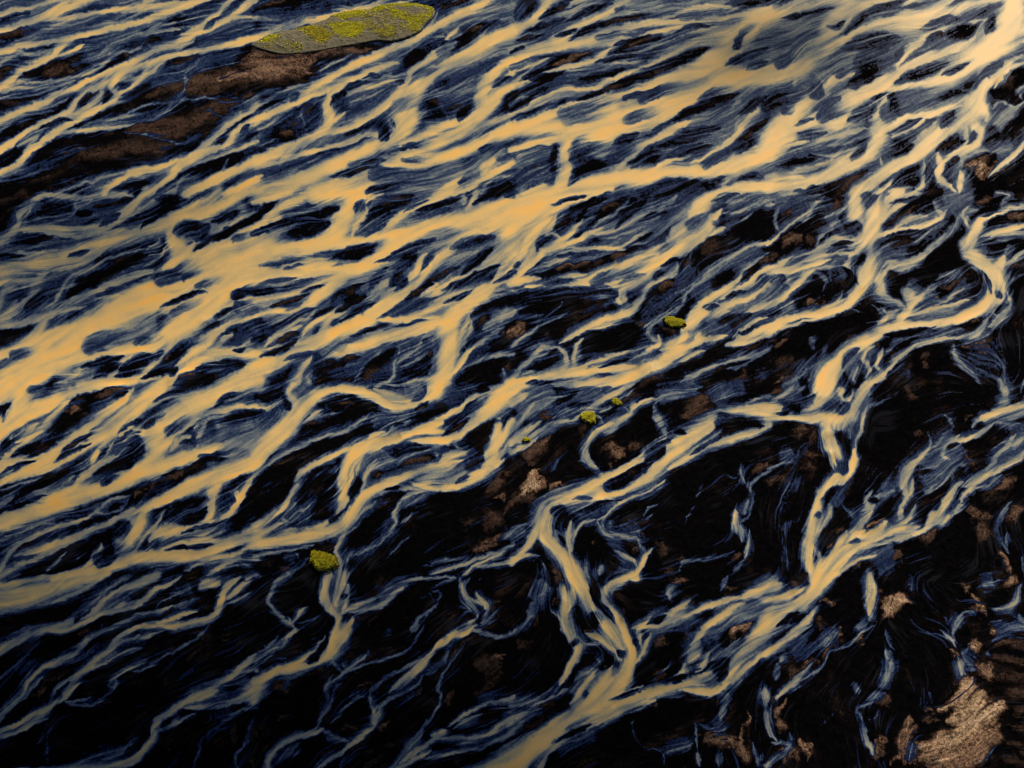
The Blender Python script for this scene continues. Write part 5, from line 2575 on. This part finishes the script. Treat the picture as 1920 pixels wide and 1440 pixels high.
WATER = [(0.0, (0.0010, 0.0012, 0.0026)), (0.12, (0.0030, 0.0060, 0.0215)), (0.22, (0.0085, 0.0165, 0.050)), (0.34, (0.038, 0.054, 0.090)),  # blues of thin water put the sky's reflection into the colour
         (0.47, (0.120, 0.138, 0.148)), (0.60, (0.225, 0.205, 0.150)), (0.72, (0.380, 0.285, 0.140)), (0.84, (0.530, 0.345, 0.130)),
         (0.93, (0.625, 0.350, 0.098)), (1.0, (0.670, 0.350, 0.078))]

m_water, nt, bs = mat('silty_sky_tinted_water')
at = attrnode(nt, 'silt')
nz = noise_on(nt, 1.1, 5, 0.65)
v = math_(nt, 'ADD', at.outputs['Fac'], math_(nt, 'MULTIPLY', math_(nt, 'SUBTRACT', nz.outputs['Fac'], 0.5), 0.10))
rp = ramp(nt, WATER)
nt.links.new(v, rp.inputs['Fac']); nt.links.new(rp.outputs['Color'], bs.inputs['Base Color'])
bs.inputs['Roughness'].default_value = 0.5
mr = nd(nt, 'ShaderNodeMapRange'); nt.links.new(at.outputs['Fac'], mr.inputs['Value'])
for k_, v_ in (('From Min', 0.45), ('From Max', 0.9), ('To Min', 0.004), ('To Max', 0.040)): mr.inputs[k_].default_value = v_
nt.links.new(mr.outputs['Result'], bs.inputs['Specular IOR Level'])

def sand(name):
    """black volcanic sand with drying threads and brown dry sand where the 'dry' attribute says so"""
    m, nt, bs = mat(name)
    th_n = attrnode(nt, 'thread'); dn = attrnode(nt, 'dry'); pn = attrnode(nt, 'pale')
    nz = noise_on(nt, 0.6, 8, 0.7); nf = noise_on(nt, 1.3, 8, 0.75)
    r0 = ramp(nt, [(0.35, (0.0008, 0.0007, 0.0010)), (0.62, (0.0024, 0.0020, 0.0023)), (0.8, (0.0080, 0.0058, 0.0054))])
    nt.links.new(nz.outputs['Fac'], r0.inputs['Fac'])
    mx = nd(nt, 'ShaderNodeMix', data_type='RGBA'); mx.inputs['B'].default_value = (0.026, 0.026, 0.034, 1)
    nt.links.new(math_(nt, 'MULTIPLY', th_n.outputs['Fac'], 0.35), mx.inputs['Factor']); nt.links.new(r0.outputs['Color'], mx.inputs['A'])
    r1 = ramp(nt, [(0.0, (0.008, 0.005, 0.005)), (0.15, (0.022, 0.013, 0.010)), (0.28, (0.066, 0.037, 0.026)), (0.42, (0.200, 0.115, 0.070)), (0.52, (0.42, 0.28, 0.165)), (0.7, (0.52, 0.38, 0.24))])
    nt.links.new(math_(nt, 'ADD', pn.outputs['Fac'], math_(nt, 'MULTIPLY', math_(nt, 'SUBTRACT', nf.outputs['Fac'], 0.5), 0.16)), r1.inputs['Fac'])
    m2 = nd(nt, 'ShaderNodeMix', data_type='RGBA')
    nt.links.new(dn.outputs['Fac'], m2.inputs['Factor']); nt.links.new(mx.outputs['Result'], m2.inputs['A']); nt.links.new(r1.outputs['Color'], m2.inputs['B'])
    nt.links.new(m2.outputs['Result'], bs.inputs['Base Color'])
    bs.inputs['Roughness'].default_value = 0.95; bs.inputs['Specular IOR Level'].default_value = 0.0
    return m
m_sand = sand('black_volcanic_sand'); m_dry = sand('dry_brown_sand')

def ground_like(name, c_lo, c_mid, c_hi, scale):
    m, nt, bs = mat(name)
    nz = noise_on(nt, scale, 7, 0.7)
    r1 = ramp(nt, [(0.32, c_lo), (0.5, c_mid), (0.7, c_hi)])
    nt.links.new(nz.outputs['Fac'], r1.inputs['Fac']); nt.links.new(r1.outputs['Color'], bs.inputs['Base Color'])
    bs.inputs['Roughness'].default_value = 0.95; bs.inputs['Specular IOR Level'].default_value = 0.08
    return m
m_ash = ground_like('grey_ash_soil', (0.070, 0.058, 0.036), (0.115, 0.096, 0.058), (0.170, 0.142, 0.086), 0.9)
m_bank = ground_like('dark_bank', (0.006, 0.005, 0.004), (0.014, 0.011, 0.009), (0.03, 0.024, 0.018), 1.5)  # bank tone, far darker than the soil above it
m_grass = ground_like('yellow_green_moss', (0.34, 0.30, 0.010), (0.68, 0.60, 0.022), (0.84, 0.74, 0.06), 1.2)
m_grass2 = ground_like('olive_moss', (0.22, 0.18, 0.008), (0.56, 0.46, 0.02), (0.74, 0.60, 0.05), 1.2)
m_grass3 = ground_like('straw_moss', (0.35, 0.28, 0.03), (0.55, 0.46, 0.06), (0.66, 0.56, 0.12), 1.2)

# ---------------------------------------------------------------- river plain
c4 = lambda a: 0.25 * (a[:-1, :-1] + a[1:, :-1] + a[:-1, 1:] + a[1:, 1:])
wet = c4(silt_t) > WET
isdry = (c4(dry) > 0.33) & ~wet

# the bed: one sheet, its rim carried out to the horizon
rim = np.concatenate([np.arange(GW), np.arange(1, GH) * GW + GW - 1, (GH - 1) * GW + np.arange(GW - 2, -1, -1), np.arange(GH - 2, 0, -1) * GW])
co = np.stack([GX.ravel(), GY.ravel(), zg.ravel()], 1)
ctr = np.array([0, 260.0])
near = co[rim].copy(); near[:, :2] = ctr + (near[:, :2] - ctr) * 1.015; near[:, 2] = -0.1
far = co[rim].copy()
far[:, :2] = ctr + (far[:, :2] - ctr) * 60; far[:, 2] = -1.0
j, i = np.mgrid[0:GH - 1, 0:GW - 1]
a = (j * GW + i).ravel()
q1 = np.stack([a, a + GW, a + GW + 1, a + 1], 1)
k = np.arange(len(rim)); k2 = (k + 1) % len(rim); n0 = GH * GW
n1 = n0 + len(rim)
q2 = np.stack([rim[k], rim[k2], n0 + k2, n0 + k], 1); q3 = np.stack([n0 + k, n0 + k2, n1 + k2, n1 + k], 1)
me = mesh_from('ground', np.vstack([co, near, far]), np.vstack([q1, q2, q3]))
zf = np.zeros(2 * len(rim), np.float32)
for k_, v_ in (('thread', back), ('dry', dry_t), ('pale', pale)): attr(me, k_, np.concatenate([v_.ravel(), zf]))
link('ground', me, mat=m_sand, kind='structure', label='black volcanic sand plain crossed by braided meltwater')

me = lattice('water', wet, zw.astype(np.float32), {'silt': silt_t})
link('water', me, mat=m_water, kind='structure', label='ochre silty meltwater, thin parts coloured blue grey for sky reflection, in countless braided channels')

me = lattice('sand_bank', isdry, (zg + 0.015).astype(np.float32), {'dry': dry_t, 'pale': pale, 'thread': back})
link('sand_bank', me, mat=m_dry, kind='structure', label='dry brown sand left between the braided channels')

# ---------------------------------------------------------------- grassy islands
def inside_dist(px, py, poly):
    """signed distance to a polygon, positive inside"""
    d = np.full(px.shape, 1e9); ins = np.zeros(px.shape, bool)
    n = len(poly)
    for a_ in range(n):
        x1, y1 = poly[a_]; x2, y2 = poly[(a_ + 1) % n]
        dx, dy = x2 - x1, y2 - y1
        h = np.clip(((px - x1) * dx + (py - y1) * dy) / (dx * dx + dy * dy + 1e-9), 0, 1)
        d = np.minimum(d, np.hypot(px - x1 - h * dx, py - y1 - h * dy))
        c = ((y1 > py) != (y2 > py)) & (px < (x2 - x1) * (py - y1) / (y2 - y1 + 1e-12) + x1)
        ins ^= c
    return np.where(ins, d, -d)

def closed(pts, n=6):
    P = np.array(pts, float); out = []
    for a_ in range(len(P)):
        p0, p1, p2, p3 = P[a_ - 1], P[a_], P[(a_ + 1) % len(P)], P[(a_ + 2) % len(P)]
        for t in np.arange(n) / n:
            out.append(0.5 * (2 * p1 + (p2 - p0) * t + (2 * p0 - 5 * p1 + 4 * p2 - p3) * t * t + (3 * p1 - p0 - 3 * p2 + p3) * t ** 3))
    return np.array(out)

def to_ground(pts):
    P = np.array(pts, float); x, y = ground(P[:, 0], P[:, 1]); return np.stack([x, y], 1)

class Isle:
    def __init__(s, poly, cell, height, bank, seed):
        s.poly = poly; s.h = height; s.bank = bank; s.seed = seed; s.cell = cell
    def z(s, x, y):
        sd = inside_dist(x, y, s.poly)
        f = np.array([mnoise.fractal(Vector((a_ * 0.35 / s.bank, b_ * 0.35 / s.bank, s.seed)), 0.9, 2.1, 4) for a_, b_ in zip(x.ravel(), y.ravel())]).reshape(x.shape)
        e_ = sd + 0.35 * s.bank * f
        return -0.75 + (0.55 * s.h + 0.75) * smooth(-0.4 * s.bank, 1.0 * s.bank, e_) + 0.45 * s.h * smooth(0.5 * s.bank, 6 * s.bank, e_) * (1 + 0.4 * f) + 0.07 * s.h * f, sd
    def soil(s, name, parent, org, materials):
        x0, y0 = s.poly.min(0) - s.bank; x1, y1 = s.poly.max(0) + s.bank
        xs = np.arange(x0, x1, s.cell); ys = np.arange(y0, y1, s.cell)
        X, Y = np.meshgrid(xs, ys); Z, sd = s.z(X, Y)
        keep = sd > -0.55 * s.bank
        kf = keep[:-1, :-1] & keep[1:, :-1] & keep[:-1, 1:] & keep[1:, 1:]
        j, i = np.nonzero(kf); w = len(xs); a_ = j * w + i
        q = np.stack([a_, a_ + 1, a_ + w + 1, a_ + w], 1)
        u, inv = np.unique(q, return_inverse=True)
        co = np.stack([X.ravel()[u] - org[0], Y.ravel()[u] - org[1], Z.ravel()[u]], 1)
        me = mesh_from(name, co, inv.reshape(q.shape))
        o = link(name, me, parent)
        for m in materials: me.materials.append(m)
        fs = sd.ravel()[a_]
        me.polygons.foreach_set('material_index', (fs < 0.5 * s.bank).astype(np.int32))
        return o

def tufts(name, parent, org, isle, pts, size, material, r, zup=1.0):
    """a patch of moss / grass: many small ragged clumps standing on the soil"""
    pts = np.asarray(pts); z, sd = isle.z(pts[:, 0], pts[:, 1])
    V = []; F = []
    for (x, y), zz in zip(pts, z):
        sz = size * r.uniform(0.5, 1.35); b0 = len(V)
        for k in range(5):                                   # five leaning blades / cushions
            an = r.uniform(0, 6.283); w = sz * r.uniform(0.25, 0.5); hgt = sz * r.uniform(0.25, 0.65) * zup
            cxx, cyy = x + r.normal(0, sz * 0.32), y + r.normal(0, sz * 0.32)
            ln = r.uniform(0, 6.283); lx, ly = math.cos(ln) * sz * 0.7, math.sin(ln) * sz * 0.7
            b = len(V); dx, dy = math.cos(an) * w, math.sin(an) * w
            V += [(cxx - dx - org[0], cyy - dy - org[1], zz - 0.05), (cxx + dx - org[0], cyy + dy - org[1], zz - 0.05),
                  (cxx + dx * 0.5 + lx - org[0], cyy + dy * 0.5 + ly - org[1], zz + hgt), (cxx - dx * 0.6 + lx - org[0], cyy - dy * 0.6 + ly - org[1], zz + hgt * 0.85)]
            F.append((b, b + 1, b + 2, b + 3))
    me = mesh_from(name, np.array(V), np.array(F), False)
    return link(name, me, parent, material)

def empty(name, x, y, **props):
    o = bpy.data.objects.new(name, None); COL.objects.link(o); o.location = (x, y, 0); o.empty_display_size = 2
    for k_, v_ in props.items(): o[k_] = v_
    return o

T10 = lambda pts: [(x / 4 + 480, y / 4) for x, y in pts]
isl = closed(T10([(-45, 340), (60, 285), (160, 245), (330, 215), (450, 180), (520, 150), (570, 122), (650, 98), (740, 82), (850, 76), (900, 55), (1000, 35), (1150, 28), (1250, 40),
                  (1330, 60), (1347, 100), (1320, 145), (1270, 190), (1240, 235), (1180, 270), (1100, 302), (1000, 322), (900, 318), (750, 345), (600, 370), (450, 398), (300, 416), (200, 420), (100, 402), (0, 372)]))
isl_g = to_ground(isl)
org = isl_g.mean(0)
root = empty('grassy_island', org[0], org[1], label='long grey ash island with yellow green moss patches, by far the largest one', category='island')
island = Isle(isl_g, 0.4, 1.6, 1.1, 3.3)
island.soil('soil', root, org, [m_ash, m_bank])
r = np.random.default_rng(5)
PATCH = [  # outline in survey units of tile 10, density, material
    ([(585, 118), (650, 100), (730, 85), (800, 88), (805, 120), (770, 140), (700, 150), (650, 165), (620, 140)], 1.0, m_grass),
    ([(565, 200), (640, 195), (740, 195), (800, 205), (800, 250), (760, 285), (690, 300), (640, 280), (590, 240)], 1.0, m_grass),
    ([(325, 225), (400, 212), (460, 225), (520, 250), (562, 275), (545, 310), (500, 335), (460, 330), (430, 290), (370, 250)], 0.9, m_grass2),
    ([(45, 300), (100, 280), (160, 285), (160, 305), (110, 325), (60, 335)], 0.8, m_grass),
    ([(235, 330), (290, 345), (325, 370), (315, 392), (270, 385), (240, 360)], 0.35, m_grass2),
    ([(850, 85), (880, 70), (960, 48), (1060, 36), (1160, 32), (1250, 45), (1325, 65), (1335, 100), (1300, 130), (1290, 90), (1200, 60), (1120, 70), (1100, 60), (1000, 70), (900, 100)], 0.75, m_grass),
    ([(1010, 90), (1080, 100), (1140, 130), (1200, 140), (1260, 120), (1310, 130), (1250, 180), (1230, 230), (1190, 245), (1150, 215), (1140, 170), (1060, 150), (1010, 120)], 0.75, m_grass),
    ([(890, 230), (940, 255), (1000, 215), (1040, 240), (1030, 275), (990, 290), (930, 270)], 1.0, m_grass3),
    ([(820, 130), (850, 170), (870, 215), (930, 250), (900, 265), (850, 225), (820, 170)], 0.5, m_grass2),
    ([(830, 110), (1000, 100), (1130, 150), (1200, 240), (1050, 240), (900, 230), (840, 180)], 0.22, m_grass3),
    ([(20, 330), (160, 320), (300, 330), (330, 390), (220, 410), (80, 385)], 0.12, m_grass3),
    ([(350, 240), (470, 260), (520, 300), (470, 320), (380, 270)], 0.35, m_grass2),
]
sparse = []
for pts, dens, mm in PATCH:
    pg = to_ground(closed(T10(pts), 4))
    lo, hi = pg.min(0) - 1.5, pg.max(0) + 1.5
    n = int((hi - lo).prod() * 8.0)
    c = r.uniform(lo, hi, (n, 2))
    sd = inside_dist(c[:, 0], c[:, 1], pg)
    nz_ = np.array([mnoise.noise(Vector((p[0] * 0.45, p[1] * 0.45, 9.1))) for p in c]) + 0.5 * np.array([mnoise.noise(Vector((p[0] * 1.3, p[1] * 1.3, 2.1))) for p in c])
    pr = dens * smooth(-2.4, 1.4, sd + 1.3 * nz_) * smooth(-0.75, 0.25, nz_ + dens - 0.35)
    c = c[(r.random(n) < pr) & (inside_dist(c[:, 0], c[:, 1], isl_g) > 0.9)]
    if dens >= 0.7: tufts('moss_patch', root, org, island, c, 0.46, mm, r, 0.8)
    else: sparse.append(c)
tufts('scattered_moss', root, org, island, np.vstack(sparse), 0.5, m_grass3, r, 0.8)['kind'] = 'stuff'

HUMMOCKS = [  # centre, half length, half width, tilt (survey units), height, label
    (1264, 605.5, 20, 11, 8, 1.5, 'bright yellow green grass hummock beside a hooked stream bend, second largest of the small ones', m_grass),
    (606, 1053, 27, 21, 30, 1.7, 'darkest and roundest mossy hummock, standing where a narrow ochre channel turns down', m_grass2),
    (1104, 784, 18.5, 10.5, 14, 1.5, 'straw tinged grass hummock with dark lower bank, above a looping side stream', m_grass),
    (1156, 755, 10.5, 6.5, 14, 1.2, 'small green hummock just up the bank from the straw tinged hummock', m_grass),
    (987.5, 825, 7.5, 4.2, 8, 0.8, 'smallest speck of green grass, beside thin streams next to a brown slope', m_grass),
]
for hx, hy, ra, rb, tilt, hh, lab, mm in HUMMOCKS:
    pts = []
    for k_ in range(28):
        an = k_ / 28 * 2 * math.pi
        wob = 1 + 0.10 * math.sin(2 * an + hx) + 0.08 * math.sin(3 * an + hy) + 0.06 * math.sin(7 * an + hx) + 0.05 * math.sin(11 * an)
        a_, b_ = ra * math.cos(an) * wob, rb * math.sin(an) * wob
        tt = math.radians(tilt)
        pts.append((hx + a_ * math.cos(tt) - b_ * math.sin(tt), hy + a_ * math.sin(tt) + b_ * math.cos(tt)))
    pg = to_ground(pts); og = pg.mean(0)
    root = empty('grass_hummock', og[0], og[1], label=lab, category='hummock', group='small grassy hummocks in the river plain')
    sz = (pg.max(0) - pg.min(0)).min()
    isle = Isle(pg, max(0.07, sz / 60), hh, max(0.25, sz * 0.11), hx * 0.01)
    isle.soil('soil', root, og, [m_bank, m_bank])
    lo, hi = pg.min(0), pg.max(0); n = int((hi - lo).prod() * 46)
    c = r.uniform(lo, hi, (n, 2)); sd = inside_dist(c[:, 0], c[:, 1], pg)
    c = c[sd + isle.bank * r.normal(0, 0.55, n) > isle.bank * 0.6]
    tufts('grass', root, og, isle, c, 0.24, mm, r, 0.7)['kind'] = 'stuff'
    c2_ = c[r.random(len(c)) < 0.22]
    tufts('dry_grass', root, og, isle, c2_, 0.26, m_grass3 if mm is m_grass else m_grass, r, 0.8)['kind'] = 'stuff'

# ---------------------------------------------------------------- sun, sky, unseen clouds added for shade
SUN_EL, SUN_AZ = math.radians(33), math.radians(26)          # azimuth from +Y towards +X
sdir = Vector((math.sin(SUN_AZ) * math.cos(SUN_EL), math.cos(SUN_AZ) * math.cos(SUN_EL), math.sin(SUN_EL)))
sun = bpy.data.lights.new('sun', 'SUN'); sun.energy = 4.6; sun.angle = math.radians(4.5); sun.color = (1.0, 0.90, 0.72)
so = bpy.data.objects.new('sun', sun); COL.objects.link(so); so.rotation_euler = (-sdir).to_track_quat('-Z', 'Y').to_euler()
w = bpy.data.worlds.new('World'); sc.world = w; w.use_nodes = True
nt = w.node_tree; bg = nt.nodes['Background']; sky = nt.nodes.new('ShaderNodeTexSky')
sky.sky_type = 'NISHITA'; sky.sun_disc = False; sky.sun_elevation = SUN_EL; sky.sun_rotation = SUN_AZ
nt.links.new(sky.outputs[0], bg.inputs[0]); bg.inputs[1].default_value = 0.06

m_shade_cloud, nt, bs = mat('shade_cloud')
bs.inputs['Base Color'].default_value = (0.8, 0.8, 0.82, 1); bs.inputs['Roughness'].default_value = 1; bs.inputs['Specular IOR Level'].default_value = 0

def shade_cloud(shade, alt, label):  # out of view, put between sun and plain to darken chosen spots
    """unseen clouds added to darken the plain: puffs whose shadows fall on the given spots of the plain (survey u, v, radius along and across in metres)"""
    t = alt / sdir.z
    P = []
    for u, v, ra, rb, tilt in shade:
        x, y = ground(u, v)
        P.append((float(x) + sdir.x * t, float(y) + sdir.y * t, alt, ra, rb, tilt))
    o0 = Vector(P[0][:3]); V = []; F = []
    nu, nv = 40, 18
    for x, y, z, ra, rb, tilt in P:
        b = len(V); ct, st = math.cos(tilt), math.sin(tilt)
        for a_ in range(nv + 1):
            ph = -math.pi / 2 + math.pi * a_ / nv
            for c_ in range(nu):
                an = 2 * math.pi * c_ / nu
                d = Vector((math.cos(ph) * math.cos(an), math.cos(ph) * math.sin(an), math.sin(ph)))
                f = 1 + 0.30 * mnoise.fractal(d * 2.2 + Vector((x * 0.01, y * 0.01, 0)), 0.8, 2.2, 4)
                ex, ey = d.x * ra * f, d.y * rb * f
                ez = d.z * min(ra, rb) * (0.42 * f if d.z > 0 else 0.12)
                V.append((x + ex * ct - ey * st - o0.x, y + ex * st + ey * ct - o0.y, z + ez - o0.z))
        for a_ in range(nv):
            for c_ in range(nu):
                c1 = (c_ + 1) % nu
                F.append((b + a_ * nu + c_, b + a_ * nu + c1, b + (a_ + 1) * nu + c1, b + (a_ + 1) * nu + c_))
    me = mesh_from('shade_cloud', np.array(V), np.array(F))
    o = link('shade_cloud', me, None, m_shade_cloud, kind='stuff', label=label, category='shade_cloud'); o.location = o0
    return o

shade_cloud([(60, 470, 52, 17, -0.15), (250, 440, 46, 15, -0.1), (-120, 490, 60, 20, 0.0)], 420, 'small clouds out of view, placed to dull the far left of the plain')
shade_cloud([(150, 1340, 88, 42, 0.1), (500, 1350, 78, 34, 0.0), (-150, 1210, 70, 42, 0.2), (820, 1400, 65, 32, 0.0), (300, 1520, 130, 60, 0.0)], 420, 'wide clouds out of view, added to darken the near left of the plain')
shade_cloud([(1470, 70, 52, 19, 0.2), (1380, 130, 38, 13, 0.2)], 420, 'small clouds out of view, added to dull the far right of the plain')


# ---------------------------------------------------------------- camera
cam = bpy.data.cameras.new('camera'); cam.sensor_width = 36; cam.lens = 18 / math.tan(math.radians(25)); cam.clip_end = 60000; cam.clip_start = 1
co_ = bpy.data.objects.new('camera', cam); COL.objects.link(co_); co_.location = (0, 0, H); co_.rotation_euler = (math.radians(90) - PITCH, 0, 0)
sc.camera = co_
sc.cycles.filter_width = 1.1
sc.view_settings.view_transform = 'Standard'; sc.view_settings.look = 'None'; sc.view_settings.gamma = 1; sc.view_settings.exposure = 0.47
